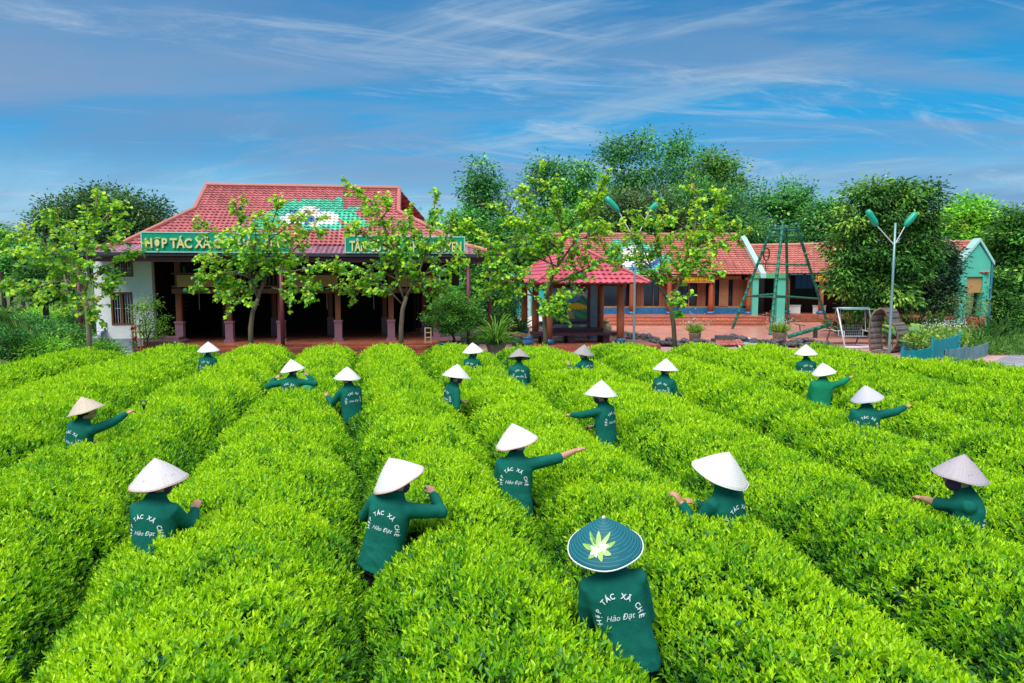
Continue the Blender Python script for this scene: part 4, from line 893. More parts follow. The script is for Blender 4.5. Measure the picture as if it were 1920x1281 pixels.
# ------------------------------------------------------------------ sales hall (right building)
Rf = Frame(0, 47.0, 0)
T = thing('sales_hall', 'long timber-fronted hall with a flower mural on its orange tiled roof', 'house', (9, 47, 0))
zp = .66; ex0, ex1 = .6, Rf.x(1425, -1); ze = Rf.z(1300, 514.5, -1); zr = Rf.z(1300, 441, 3.6)
mur2 = mural(ORT, [(1183, 478, 17, 17), (1196, 488, 20, 13), (1212, 485, 16, 12), (1178, 492, 14, 9)], [(1190, 486, 6, 3)], [(1198, 487, 38, 20)],
             [(1160, 470, 17, 22, -25), (1195, 460, 22, 11, 15), (1158, 492, 20, 12, 20), (1235, 492, 24, 13, -15), (1200, 505, 38, 8), (1225, 470, 18, 8, -30)])
mb = MB(Rf); tile_slope(mb, (ex0, -1, ze), (ex1, -1, ze), (ex0, 3.6, zr), (ex1, 3.6, zr), 19, mur2, .25, .03, .06, step=.083); tile_slope(mb, (ex1, 8.2, ze), (ex0, 8.2, ze), (ex1, 3.6, zr), (ex0, 3.6, zr), 12, ORT, step=.4)
rf = mb.build('roof', [TILE], T); mb = MB(Rf); mb.col = (.5, .2, .14); capline(mb, (ex0, 3.6, zr+.05), (ex1, 3.6, zr+.05), .13, .5); mb.build('ridge_tiles', [TILE], rf)
mb = MB(Rf)
def slab(mb, p, q, w, h, x0, x1):      # inclined bar in the y-z plane
    (ya, za), (yb, zb) = p, q
    mb.add([(x0, ya, za), (x1, ya, za), (x1, yb, zb), (x0, yb, zb), (x0, ya, za+h), (x1, ya, za+h), (x1, yb, zb+h), (x0, yb, zb+h)], [(0, 3, 2, 1), (4, 5, 6, 7), (0, 1, 5, 4), (1, 2, 6, 5), (2, 3, 7, 6), (3, 0, 4, 7)])
slab(mb, (-1.3, ze-.25), (3.6, zr-.02), 0, .32, ex1-.05, ex1+.30); slab(mb, (3.6, zr-.02), (8.5, ze-.25), 0, .32, ex1-.05, ex1+.30)
mb.build('bargeboard', [TURQL], T)
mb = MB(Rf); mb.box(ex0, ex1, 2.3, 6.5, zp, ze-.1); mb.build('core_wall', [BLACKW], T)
mb = MB(Rf); mb.add([(ex1-.2, -.9, ze-.1), (ex1-.2, 8.1, ze-.1), (ex1-.2, 3.6, zr-.1)], [(0, 1, 2)]); mb.build('gable', [MINT], T)
mb = MB(Rf); mb.box(ex0, Rf.x(1440, -3), -3.4, 7, -.1, zp); mb.build('platform', [PAVE], T)
mb = MB(Rf)
for k in range(3): mb.box(ex0, Rf.x(1428, -3.5)+.15*k, -3.75-.36*k, -3.405-.36*k, -.1, zp-.175*(k+1)+.004)
mb.box(ex0, Rf.x(1425, -3.4), -3.404, -3.401, 0, zp-.003); mb.build('steps', [brickmat('hall_steps', (.46, .13, .07), (.55, .18, .10), (.16, .06, .04), .6, .2, .02, .6, vertical=True)], T)
mb = MB(Rf); zs0 = zp; zs1 = Rf.z(1250, 571.5, 0); mb.box(ex0, Rf.x(1401, .0), -.05, .2, zs0, zs0+.42); mb.build('blue_sill', [mat('blue_glazed_tile', (.03, .17, .36), .3, .35, 6)], T)
zwa = zs0+.42
mb = MB(Rf); mb.box(ex0, ex1-.9, .02, .1, zwa+.0, zwa+.12); mb.box(ex0, ex1-.9, .02, .12, ze-.35, ze-.1); mb.build('sill_rail', [WOODL], T)
rail_t = ze-.36
spans = [(1132, 1158), (1161, 1180), (1208, 1225), (1226, 1236), (1270, 1291), (1293, 1307), (1324, 1331), (1341, 1349), (1367, 1374)]
ub = [1100]+[x for s_ in spans for x in s_]+[1402]
for a, b in zip(ub[0::2], ub[1::2]):   # timber wall between the openings
    x0, x1 = Rf.x(a, .05), Rf.x(b, .05); mb = MB(Rf); n = max(1, int((x1-x0)/.22))
    for k in range(n): xa = x0+(x1-x0)*k/n; mb.box(xa+.008, x0+(x1-x0)*(k+1)/n-.008, .03+.012*(k % 2), .10, zwa+.121, rail_t)
    mb.build('timber_wall_panel', [WOODL if b-a < 12 else mat('reddish_boards', (.26, .095, .045), .55, .3, 4, .2, stretch=(1, 1, .12))], T)
for a, b in spans:
    mb = MB(Rf); x0, x1 = Rf.x(a, .05), Rf.x(b, .05); mb.box(x0, x1, .16, .18, zwa+.12, rail_t); mb.build('doorway_glass', [GLASS], T)
x0, x1 = Rf.x(1349, 0), Rf.x(1366, 0)
mb = MB(Rf); mb.box(x0, x1, -.03, .02, zwa+.12, rail_t); dr = mb.build('door', [WOODL], T)
mb = MB(Rf)
for k in range(4): z = zwa+.2+k*(rail_t-zwa-.2)/4; mb.box(x0+.1, x1-.1, -.045, -.031, z, z+(rail_t-zwa-.2)/4-.1)
mb.build('door_panel', [mat('door_inset', (.36, .16, .07), .5, .2, 5)], dr)
for u in (1185, 1255.5, 1334, 1405):
    x = Rf.x(u, -.5); mb = MB(Rf); mb.lathe([(.17, zp+.2), (.18, 1.4), (.17, 2.4), (.15, ze-.05)], x, -.5, 14); co = mb.build('column', [mat('red_column', (.42, .10, .04), .45, .2, 3, .1, stretch=(1, 1, .15))], T, smooth=True)
    mb = MB(Rf); mb.lathe([(.24, zp), (.27, zp+.05), (.25, zp+.15), (.18, zp+.2)], x, -.5, 14); mb.build('column_base', [BLUEC], co, smooth=True)
    mb = MB(Rf); mb.box(x-.28, x+.28, -.65, -.35, ze-.38, ze-.22); mb.build('capital', [WOODL], co)
def hallsign(fr, u0, u1, v0, v1, ly, body, label):
    x0, x1 = fr.x(u0, ly), fr.x(u1, ly); z0, z1 = fr.z((u0+u1)/2, v1, ly), fr.z((u0+u1)/2, v0, ly)
    T_ = thing('hall_sign', label, 'sign', fr.W((x0+x1)/2, ly, z0)); t = .1
    mb = MB(fr); mb.box(x0, x1, ly, ly+.05, z0, z1); mb.build('board', [mat('sign_red_wood', (.30, .06, .025), .5, .2, 5)], T_)
    mb = MB(fr); mb.box(x0, x1, ly-.03, ly-.001, z0, z0+t); mb.box(x0, x1, ly-.03, ly-.001, z1-t*.6, z1); mb.box(x0, x0+t, ly-.03, ly-.001, z0+t, z1-t*.6); mb.box(x1-t, x1, ly-.03, ly-.001, z0+t, z1-t*.6); mb.build('border', [mat('sign_orange_wood', (.50, .22, .12), .5, .2, 5)], T_)
    V, Fa = flat_text(body, .5, (x1-x0)*.86, .035); V[:, 1] -= V[:, 1].min(); V[:, 1] *= (z1-z0)*.74/V[:, 1].max()
    place_text('lettering', fr, V, Fa, x0+(x1-x0)*.07, ly-.03, z0+t+.01, [mat('sign_yellow', (.85, .60, .01), .4)], T_, .04)
hallsign(Rf, 1270, 1340, 516.5, 530.5, -.75, 'KHÔNG GIAN VĂN HÓA CHÈ', 'wooden sign with yellow capital letters hanging under the mural roof of the hall')
# ------------------------------------------------------------------ green portal and far wing
mb = MB(Rf)
T = thing('green_portal', 'mint green square doorway frame joining the two tiled halls', 'doorway', Rf.W(Rf.x(1438, -.6), -.6, 0))
xa, xb, xc, xd = [Rf.x(u, -.6) for u in (1409, 1420, 1455, 1470)]; zt_ = Rf.z(1440, 512, -.6); zl = Rf.z(1440, 522, -.6)
mb.box(xa, xb, -.9, -.2, .1, zl); mb.box(xc, xd, -.9, -.2, .1, zl); mb.build('pillar', [MINT], T); mb = MB(Rf); mb.box(xa-.1, xd+.1, -1.0, -.1, zl+.002, zt_); mb.build('lintel', [MINTD], T)
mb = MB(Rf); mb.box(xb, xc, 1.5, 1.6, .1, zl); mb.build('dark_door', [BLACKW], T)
Wg = Frame(16.9, 49.5, -22); Lw = 14.6
T = thing('long_wing', 'low tiled wing with open porch, blue inner ceiling and mint green end gable', 'house', Wg.W(7, 0, 0))
zeL = Wg.z(1500, 513, -.8); zrL = Wg.z(1450, 461, 3.0)
mb = MB(Wg); tile_slope(mb, (-.9, -.8, zeL), (Lw, -.8, zeL), (-.9, 3.0, zrL), (Lw, 3.0, zrL), 13, ORT, .25, .03, .06, step=.083); tile_slope(mb, (Lw, 6.8, zeL), (-.9, 6.8, zeL), (Lw, 3.0, zrL), (-.9, 3.0, zrL), 8, ORT, step=.4)
rf = mb.build('roof', [TILE], T); mb = MB(Wg); mb.col = (.5, .2, .14); capline(mb, (-.9, 3.0, zrL+.05), (Lw, 3, zrL+.05), .13, .5); mb.build('ridge_tiles', [TILE], rf)
mb = MB(Wg); mb.box(-.8, Lw-.1, -1.0, 6.5, -.1, .62); mb.build('platform', [PAVE], T)
mb = MB(Wg); mb.box(-.8, Lw-.1, -1.012, -1.005, -.1, .6); mb.build('platform_edge', [BRICK], T)
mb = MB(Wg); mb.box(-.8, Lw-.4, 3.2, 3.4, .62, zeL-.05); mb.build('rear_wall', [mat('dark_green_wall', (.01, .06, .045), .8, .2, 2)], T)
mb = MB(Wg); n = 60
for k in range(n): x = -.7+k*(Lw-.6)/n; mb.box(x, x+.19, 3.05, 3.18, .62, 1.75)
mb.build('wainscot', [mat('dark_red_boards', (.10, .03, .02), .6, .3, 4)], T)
for u0, u1 in ((1491, 1525), (1549, 1572)):
    mb = MB(Wg); x0, x1 = Wg.x(u0, 2.9), Wg.x(u1, 2.9); z0, z1 = Wg.z(1500, 541, 2.9), Wg.z(1500, 515, 2.9)
    for k in range(3): mb.box(x0+(x1-x0)*k/3+.015, x0+(x1-x0)*(k+1)/3-.015, 2.9, 2.95, z0, z1)
    mb.build('blue_panel', [mat('blue_board', (.02, .22, .55), .5, .15, 2)], T)
for u in (1477, 1541, 1612, 1680, 1742):
    x = Wg.x(u, -.3); mb = MB(Wg); mb.lathe([(.17, .8), (.18, 1.5), (.15, zeL)], x, -.3, 14); co = mb.build('column', [MATS['red_column']], T, smooth=True)
    mb = MB(Wg); mb.lathe([(.24, .62), (.28, .68), (.25, .8), (.18, .86)], x, -.3, 14); mb.build('column_base', [BLUEC], co, smooth=True)
# end gable facing the field
Wp = Frame(*Wg.W(Lw, 3.0, 0)[:2], -22)
gx0_, gz0_ = Wp.pt(1800, 622, -3.6); Ge = Frame(0, 43.5, 0); x0, x1 = Ge.x(1802, 0), Ge.x(1856, 0); za = Ge.z(1832, 453, 0); ze_ = Ge.z(1810, 490, 0); zo = Ge.z(1830, 519, 0); xo0, xo1 = Ge.x(1813, 0), Ge.x(1843, 0); xm_ = Ge.x(1832, 0); zb_ = -.1
mb = MB(Ge)
mb.add([(x0, 0, zb_), (xo0, 0, zb_), (xo0, 0, zo), (xo1, 0, zo), (xo1, 0, zb_), (x1, 0, zb_), (x1, 0, ze_), (xm_, 0, za-.15), (x0, 0, ze_), (x0, .5, zb_), (xo0, .5, zb_), (xo0, .5, zo), (xo1, .5, zo), (xo1, .5, zb_), (x1, .5, zb_), (x1, .5, ze_), (xm_, .5, za-.15), (x0, .5, ze_)],
 [[0, 1, 2, 8], [2, 3, 6, 7, 8], [3, 4, 5, 6], [17, 11, 10, 9], [17, 16, 15, 12, 11], [15, 14, 13, 12], [1, 10, 11, 2], [2, 11, 12, 3], [3, 12, 13, 4], [0, 8, 17, 9], [5, 14, 15, 6]])
mb.build('mint_gable_wall', [MINT], T)
mb = MB(Ge)
for a, b in (((x0-.18, ze_-.25), (xm_, za)), ((x1+.18, ze_-.25), (xm_, za))):
    dz = .22; mb.add([(a[0], -.12, a[1]), (b[0], -.12, b[1]-.0), (b[0], -.12, b[1]+dz), (a[0], -.12, a[1]+dz), (a[0], .6, a[1]), (b[0], .6, b[1]), (b[0], .6, b[1]+dz), (a[0], .6, a[1]+dz)], [(0, 1, 2, 3), (4, 7, 6, 5), (3, 2, 6, 7), (0, 4, 5, 1), (0, 3, 7, 4)])
mb.build('gable_coping', [TURQL], T)
mb = MB(Ge); mb.box(xo0, xo1, .12, .17, Ge.z(1830, 549, 0), zo-.02); mb.build('bamboo_blind', [BLIND], T)
mb = MB(Ge); mb.box(xo0, xo1, .3, 3.0, -.1, .35); mb.build('porch_step', [BRICK], T)
mb = MB(Ge); mb.box(x1+.02, x1+.14, -.05, .1, 0, ze_-.2); mb.build('downpipe', [mat('blue_pipe', (.05, .20, .32), .5)], T)
hallsign(Wg, 1529, 1600, 514, 528, -.95, 'KHU CHẾ BIẾN CHÈ', 'wooden sign with yellow capital letters partly behind the big dark tree')
# white benches in the wing
for i, (u, lab) in enumerate(((1491, 'white round-ended bench inside the porch left of the red column'), (1538, 'white bench inside the porch just behind the red column with blue base'))):
    x = Wg.x(u, 1.0); T_ = thing('porch_bench', lab, 'bench', Wg.W(x, 1.0, .62), 'white benches on the porch'); mb = MB(Wg); mb.box(x-.45, x+.45, .75, 1.25, 1.13, 1.2); mb.build('seat', [WHITES], T_); mb = MB(Wg); mb.box(x-.41, x+.41, .8, 1.2, .62, 1.13); mb.build('base', [WHITEW], T_)
# turquoise wall left of the pavilion
TW = Frame(*aty(955, 600, 41.5)[:2], 4); a0, zt_ = TW.pt(955, 528, 0); a1 = TW.x(1013, 0); am = TW.x(986, 0)
T = thing('turquoise_wall', 'bright turquoise wall on a pale base behind the left pavilion columns', 'wall', TW.W(a0, 0, 0))
mb = MB(TW); mb.box(a0, am, 0, .3, .78, zt_+.5); mb.box(am+.3, a1+1.2, 0.1, .4, .78, zt_+.5); mb.build('wall_panel', [TURQ], T); mb = MB(TW); mb.box(a0-.02, a1+1.2, -.02, .42, 0, .777); mb.build('base', [WHITEW], T); mb = MB(TW); mb.box(am, am+.3, .02, .4, .78, zt_+.5); mb.build('pilaster', [TURQL], T)
# ------------------------------------------------------------------ small things on the terrace
def G(u, v, z=0.0): return atz(u, v, z)
def street_lamp(u, vtop, arms, heads, Y, label):
    b = aty(u, 660, Y); T = thing('street_lamp', label, 'street lamp', (b[0], Y, 0), 'double-armed street lamps')
    X = lambda uu, vv: aty(uu, vv, Y); top = X(u, vtop); top[0] = b[0]
    mb = MB(); mb.tube([(b[0], Y, -.05), (b[0], Y, .9), (b[0], Y, 3.0), top], [.065, .05, .045, .038], 12); mb.build('pole', [STEELG], T, smooth=True)
    for (a0, a1), (h0, h1) in zip(arms, heads):
        p0 = X(*a0); p0[0] = b[0]; p1 = X(*a1); mb = MB(); mb.tube([p0, p1], [.022, .020], 8); am_ = mb.build('arm', [WHITES], T)
        q0, q1 = X(*h0), X(*h1); mb = MB(); d = q1-q0; mb.tube([q0-d*.03, q0, q0+d*.2, q0+d*.75, q0+d*.96, q1], [.045, .075, .12, .125, .10, .03], 12); hd_ = mb.build('lamp_head', [LAMPG], T, smooth=True)
        mb = MB(); n_ = np.array([0, 0, -1.]); mb.tube([q0+d*.18+n_*.06, q0+d*.8+n_*.07], [.075, .085], 10); mb.build('diffuser', [mat('lamp_glass', (.55, .45, .45), .2)], hd_, smooth=True)
street_lamp(1188, 455, [((1188, 452), (1160, 397)), ((1188, 452), (1217, 397))], [((1160, 397), (1136, 370)), ((1217, 397), (1243, 371))], 27.2, 'green-headed double street lamp beside the pavilion, partly hidden in leaves')
street_lamp(1667, 418, [((1667, 460), (1644, 423)), ((1667, 460), (1697, 424))], [((1644, 423), (1626, 394)), ((1697, 424), (1718, 399))], 27.0, 'green-headed double street lamp in front of the big dark tree')
# bamboo swing tower
BAM = mat('painted_bamboo', (.008, .10, .075), .5, .5, 3.5, .2, stretch=(1, 1, .8), col2=(.02, .26, .16))
T = thing('swing_tower', 'tall four-legged green bamboo swing frame on the red terrace', 'swing frame', G(1470, 612, .12))
feet = [G(1373, 617, .12), G(1444, 628, .12), G(1478, 608, .12), G(1553, 611, .12)]; tops = [aty(1446, 430, 39), aty(1467, 426, 38.3), aty(1474, 430, 40.5), aty(1494, 426, 39.8)]
def bamboo(name, a, b, r, T):
    mb = MB(); a = np.array(a, float); b = np.array(b, float); n = max(3, int(np.linalg.norm(b-a)/.35)); P = []; rr = []
    for k in range(n+1):
        c = a+(b-a)*k/n
        for e, f in ((-.02, 1), (0, 1.22), (.02, 1)): P.append(c+(b-a)/np.linalg.norm(b-a)*e); rr.append(r*f)
    mb.tube(P, rr, 8); return mb.build(name, [BAM], T, smooth=True)
for a, b in zip(feet, tops): bamboo('leg', a, b+(b-a)*.03, .085, T)
lp = lambda i, v: (lambda f: feet[i]+(tops[i]-feet[i])*f)((proj(feet[i])[1]-v)/(proj(feet[i])[1]-proj(tops[i])[1]))
for i, j, v in ((0, 1, 430), (1, 3, 428), (3, 2, 432), (0, 2, 432), (0, 1, 443), (2, 3, 443), (0, 3, 493), (0, 1, 554), (1, 3, 557), (0, 2, 554)): bamboo('crossbar', lp(i, v), lp(j, v), .05, T)
sw = thing('rope_swing_seat', 'dark oval hoop hanging inside the bamboo swing frame', 'swing', aty(1437, 490, 39.5))
mb = MB(); c = aty(1437, 477, 39.5); mb.tube([c+np.array([.17*math.cos(t), 0, .36*math.sin(t)]) for t in np.linspace(0, 2*math.pi, 18)], .035, 6); mb.build('hoop', [WOODD], sw)
mb = MB()
for dz in (-.12, .1): mb.tube([c+np.array([-.15, 0, dz]), c+np.array([.15, 0, dz])], .02, 5)
mb.tube([c+np.array([0, 0, -.36]), c+np.array([-.05, 0, -.95])], .025, 5); mb.build('rope_netting', [WOODD], sw)
# seesaw
a, b = aty(1479, 631, 33.5), aty(1558, 608, 34.2)
T = thing('seesaw', 'green bamboo seesaw tipped down to the left on a dark post', 'seesaw', G(1529, 632, .02)); bamboo('beam', a, b, .10, T)
mb = MB(); m = a+(b-a)*.63; mb.tube([(m[0], m[1], 0), (m[0], m[1], m[2]-.02)], .11, 8); mb.build('post', [mat('dark_post', (.02, .05, .03), .8, .3, 5)], T)
mb = MB(); m = a+(b-a)*.27; mb.tube([m, m+[-.05, 0, .42]], .03, 6); mb.tube([m+[-.32, 0, .46], m+[.22, 0, .36]], .028, 6); mb.build('handle', [mat('rusty_brown', (.12, .05, .035), .6, .3, 9)], T)
mb = MB(); mb.box(b[0]-.45, b[0]-.1, b[1]-.12, b[1]+.12, b[2]+.02, b[2]+.07); mb.build('seat', [WOOD], T)
# garden swing
T = thing('garden_swing', 'white and brown steel garden swing with mesh bench beside the heart sculpture', 'swing bench', G(1600, 650))
RUST = mat('brown_steel', (.22, .10, .08), .5, .3, 6)
ff, fb, tp = G(1585, 655), G(1547, 648), aty(1570, 578, 30.3); off = np.array([1.38, 0, 0])
for k, o_ in enumerate((np.zeros(3), off)):
    mb = MB(); mb.tube([ff+o_, tp+o_], .034, 8); mb.build('leg', [WHITES], T, smooth=True); mb = MB(); mb.tube([fb+o_, tp+o_], .034, 8); mb.build('leg', [RUST], T, smooth=True)
    mb = MB(); q = tp*.45+ff*.55; r_ = tp*.45+fb*.55; mb.tube([q+o_, (q+r_)/2+o_+[0, 0, -.06], r_+o_], .02, 6); mb.tube([ff+o_+[0, .0, .06], fb+o_+[0, 0, .06]], .03, 6); mb.build('brace', [WHITES], T)
mb = MB(); mb.tube([ff+[0, 0, .08], ff+off+[0, 0, .08]], .045, 8); mb.build('foot_bar', [WHITES], T, smooth=True)
mb = MB(); mb.tube([tp, tp+off], .045, 8); mb.build('top_bar', [STEELG], T, smooth=True)
mb = MB(); mb.add([tp+[0, -.5, -.03], tp+off+[0, -.5, -.03], tp+off+[0, .5, .0], tp+[0, .5, 0], tp+[0, -.5, -.045], tp+off+[0, -.5, -.045], tp+off+[0, .5, -.015], tp+[0, .5, -.015]], [(0, 1, 2, 3), (7, 6, 5, 4), (0, 4, 5, 1), (2, 6, 7, 3)], False); mb.build('sunshade', [STEELG], T)
s0 = tp+np.array([.14, -.05, -1.25]); s1 = s0+np.array([1.08, 0, 0])
mb = MB()
for k in range(13):
    f = k/12; p = s0+(s1-s0)*f; mb.tube([p+[0, -.38, .02], p+[0, .12, 0], p+[0, .28, .5]], .010, 4)
for q in range(5): mb.tube([s0+[0, .12+.04*q, .12*q], s1+[0, .12+.04*q, .12*q]], .010, 4); mb.tube([s0+[0, -.38+.12*q, .02], s1+[0, -.38+.12*q, .02]], .010, 4)
mb.build('mesh_seat', [mat('grey_mesh', (.22, .26, .28), .5)], T)
mb = MB()
for e in (s0, s1): mb.tube([e+[0, -.4, .02], e+[0, -.38, .25], e+[0, .12, .25], e+[0, .12, 0]], .018, 6); mb.tube([e+[0, -.1, .25], [e[0], tp[1], tp[2]]], .012, 5)
mb.build('hanger', [WHITES], T)
# heart sculpture
path = [(1659, 663), (1645, 661), (1632, 657), (1630, 640), (1630, 620), (1631, 604), (1634, 592), (1641, 583), (1651, 578.5), (1658, 582), (1663, 592), (1665, 606), (1672, 607), (1679, 615), (1683, 628), (1682, 640), (1677, 651), (1669, 659), (1659, 663)]
yh = 27.6; P0 = np.array([aty(u, v, yh) for u, v in path]); ext = np.array([.78, .55, 0])
T = thing('heart_sculpture', 'heart-shaped walk-through ring of weathered boards next to the netted plot', 'sculpture', (P0[:, 0].mean(), yh, P0[:, 2].min()))
mb = MB(); P1 = [P0[0]]
for a, b in zip(P0[:-1], P0[1:]):
    n = max(1, int(np.linalg.norm(b-a)/.07))
    for k in range(n): P1.append(a+(b-a)*(k+1)/n)
for k, (a, b) in enumerate(zip(P1[:-1], P1[1:])):
    g = .18+.10*math.sin(k*2.1); mb.col = (g*1.0, g*.82, g*.74); d = (b-a); nrm = np.cross(d, ext); nrm = nrm/np.linalg.norm(nrm)*.03; a2, b2 = a+d*.06, b-d*.06
    mb.add([a2, b2, b2+ext, a2+ext, a2+nrm, b2+nrm, b2+ext+nrm, a2+ext+nrm], [(0, 3, 2, 1), (4, 5, 6, 7), (0, 1, 5, 4), (2, 3, 7, 6), (1, 2, 6, 5), (3, 0, 4, 7)], False)
mb.build('board_band', [PAINT], T)
for e in (np.zeros(3), ext): mb = MB(); mb.tube(list(P0+e), .035, 8); mb.build('rim', [mat('brown_rim', (.20, .12, .09), .6, .2, 5)], T, smooth=True)
# stones, stuff
def scatter_stones(name, pts, r0, r1, mt, seed):
    r = np.random.default_rng(seed); Vs = []; Fs = []; off = 0
    base = MB(); ellipsoid(base, np.zeros(3), np.eye(3), (1, 1, 1), 8, 6); bv = np.array(base.V); bf = base.F
    for p in pts:
        s = r.uniform(r0, r1)*np.array([1.2, 1, .65])*r.uniform(.8, 1.2, 3); a = r.uniform(0, 6.28); v = bv*s*(1+.12*np.sin(bv@r.normal(size=3)*3)[:, None]); v = v@np.array([[math.cos(a), math.sin(a), 0], [-math.sin(a), math.cos(a), 0], [0, 0, 1]])
        Vs.append(v+p); Fs += [[i+off for i in f] for f in bf]; off += len(v)
    return npmesh(name, np.concatenate(Vs), Fs, [mt], smooth=True)
pts = []; r = np.random.default_rng(5); line = [G(u, v, .05) for u, v in ((1108, 624), (1135, 633), (1165, 642), (1210, 647), (1290, 649), (1370, 648), (1440, 648), (1500, 650), (1560, 652))]
for a, b in zip(line[:-1], line[1:]):
    L_ = np.linalg.norm(b-a)
    for k in range(int(L_*34)):
        q = r.random(); p = a+(b-a)*r.random(); w_ = r.uniform(-.45, .45); pts.append(p+np.array([0, w_, .05+.26*(1-abs(w_)/.5)*q]))
ln2 = [G(u, v, .12) for u, v in ((1112, 620), (1160, 628), (1205, 634), (1232, 642))]
for a, b in zip(ln2[:-1], ln2[1:]):
    for k in range(60): p = a+(b-a)*r.random(); w_ = r.uniform(-.5, .5); pts.append(p+np.array([0, w_, .22*(1-abs(w_)/.6)*r.random()]))
for k in range(40): p = G(1385+r.uniform(-35, 10), 641, .2); pts.append(p+np.array([0, r.uniform(-.3, .3), r.uniform(0, .25)]))
st = scatter_stones('stone_border', pts, .09, .19, mat('dark_river_stone', (.03, .028, .04), .5, .6, 2.2, .3, col2=(.12, .11, .115)), 9); tag(st, 'low curving border of dark river stones along the red terrace', 'stone border'); st['kind'] = 'stuff'
# jar
p = G(1136, 632, .1); T = thing('clay_jar', 'tall patterned clay jar with lid beside the pavilion column', 'jar', p)
mb = MB(); mb.lathe([(.14, p[2]), (.20, p[2]+.12), (.30, p[2]+.38), (.29, p[2]+.52), (.18, p[2]+.68), (.14, p[2]+.73), (.19, p[2]+.77)], p[0], p[1], 18); mb.build('jar_body', [mat('jar_glaze', (.42, .36, .20), .35, .6, 7, .2)], T, smooth=True)
mb = MB(); mb.lathe([(.20, p[2]+.775), (.15, p[2]+.84), (.05, p[2]+.88), (.05, p[2]+.93), (.01, p[2]+.95)], p[0], p[1], 14); mb.build('lid', [MATS['jar_glaze']], T, smooth=True)
# roof panel on ground and little tiled canopy
T = thing('white_cover', 'slanted pale grey cover plate with white edge lying in the stone border', 'cover', G(1400, 645, .2))
q = [G(1387, 651, .14), G(1428, 651, .14), G(1405, 633, .30), G(1375, 633, .30)]; mb = MB(); mb.add([*q, *[x-np.array([0, 0, .06]) for x in q]], [(0, 1, 2, 3), (7, 6, 5, 4), (0, 4, 5, 1), (1, 5, 6, 2), (2, 6, 7, 3), (3, 7, 4, 0)], False); mb.build('frame', [WHITES], T)
cc = sum(q)/4; q2 = [cc+(x-cc)*.86+np.array([0, 0, .008]) for x in q]; mb = MB(); mb.add([*q2, *[x-np.array([0, 0, .006]) for x in q2]], [(0, 1, 2, 3), (7, 6, 5, 4)], False); mb.build('plate', [mat('pale_plate', (.35, .42, .50), .3, .1, 3)], T)
yq = 28.6; xa, xb = aty(1338, 650, yq)[0], aty(1392, 650, yq)[0]; T = thing('tiled_shelter', 'tiny shelter with red tiled top and dark box in front of the stone border', 'shelter', ((xa+xb)/2, yq, 0))
fr = Frame(0, yq, 0); mb = MB(fr); tile_slope(mb, (xa, -.35, .30), (xb, -.35, .30), (xa+.1, .05, .50), (xb-.1, .05, .50), 3, ORT, .16, .02, .03); mb.build('roof', [TILE], T)
mb = MB(fr); mb.box(xa+.15, xb-.35, -.02, .4, .40, .66); mb.build('box', [mat('dark_grey_box', (.08, .09, .09), .7, .2, 6)], T)
for cx in (xa+.08, xb-.14): mb = MB(fr); mb.box(cx, cx+.06, -.3, -.24, -.02, .3); mb.build('leg', [WOODD], T)
# ------------------------------------------------------------------ plants
def putleaf(name, P, D, Nn, ln, wd, col, parent, mt=None):
    o = np.array(parent['_o']) if parent is not None else np.zeros(3)
    V, F_, c = leafmesh(P-o, D, Nn, ln, wd, col); return npmesh(name, V, F_, [mt or LEAF], c, parent=parent)
def pal(n, cols, wts, r, jit=.18, k=1.0):
    c = np.minimum(.9, k*np.array(cols))[r.choice(len(cols), n, p=np.array(wts)/sum(wts))]; return c*np.clip(r.normal(1, jit, (n, 1)), .5, 1.6)
def straps(c, n, L_, wd, cols, wts, seed, up=1.0, droop=.6, r0=.03, segs=4):
    """arching strap leaves; returns P,D,N,len,width,col for leafmesh chains"""
    r = np.random.default_rng(seed); A = []
    for k in range(n):
        az_ = r.uniform(0, 6.28); el_ = up*r.uniform(.35, 1.35); d = np.array([math.cos(az_)*math.cos(el_), math.sin(az_)*math.cos(el_), math.sin(el_)]); p = np.array(c)+np.array([math.cos(az_), math.sin(az_), 0])*r0*r.random(); l = L_*r.uniform(.65, 1.15)
        col = pal(1, cols, wts, r)[0]
        for s in range(segs):
            ln = l/segs; A.append((p.copy(), d.copy(), np.array([0, 0, 1.])+.3*r.normal(size=3)-d*d[2], ln*1.35, wd*(1.0 if s < segs-1 else .8)*(1-.12*s), col)); p = p+d*ln; d = d+np.array([0, 0, -droop/segs*(s+1)*.7]); d /= np.linalg.norm(d)
    return [np.array(x) for x in zip(*A)]
GRN = [(.03, .15, .025), (.06, .24, .03), (.13, .36, .04)]
def strap_plant(name, label, c, n, L_, wd, cols, wts, seed, cat='plant', stem=None, **k):
    T = thing(name, label, cat, c); putleaf('foliage', *straps(c, n, L_, wd, cols, wts, seed, **k), T)
    return T
def blob_points(blobs, n, r, Y, thick, fill=2.2):
    """points inside ellipsoids given as photo-measured centre/half size at distance Y"""
    bs = []; 
    for b in blobs:
        u, v, ru, rv = b[:4]; dy = b[4] if len(b) > 4 else 0; c = aty(u, v, Y+dy); k = (Y+dy)/FPX; bs.append((c, np.array([ru*k, thick*(ru*k), rv*k])))
    vol = np.array([np.prod(s)**.7 for _, s in bs]); idx = r.choice(len(bs), n, p=vol/vol.sum()); d = norm(r.normal(size=(n, 3))); rad = r.random(n)**(1/fill)
    return np.array([bs[i][0] for i in idx]) + d*rad[:, None]*np.array([bs[i][1] for i in idx]), bs, d
DARK = ([(.012, .055, .012), (.03, .12, .02), (.07, .20, .03), (.14, .28, .04)], [3, 4, 3, 1]); MID = ([(.015, .075, .02), (.04, .17, .03), (.09, .27, .04), (.19, .36, .05)], [2, 4, 4, 1.4])
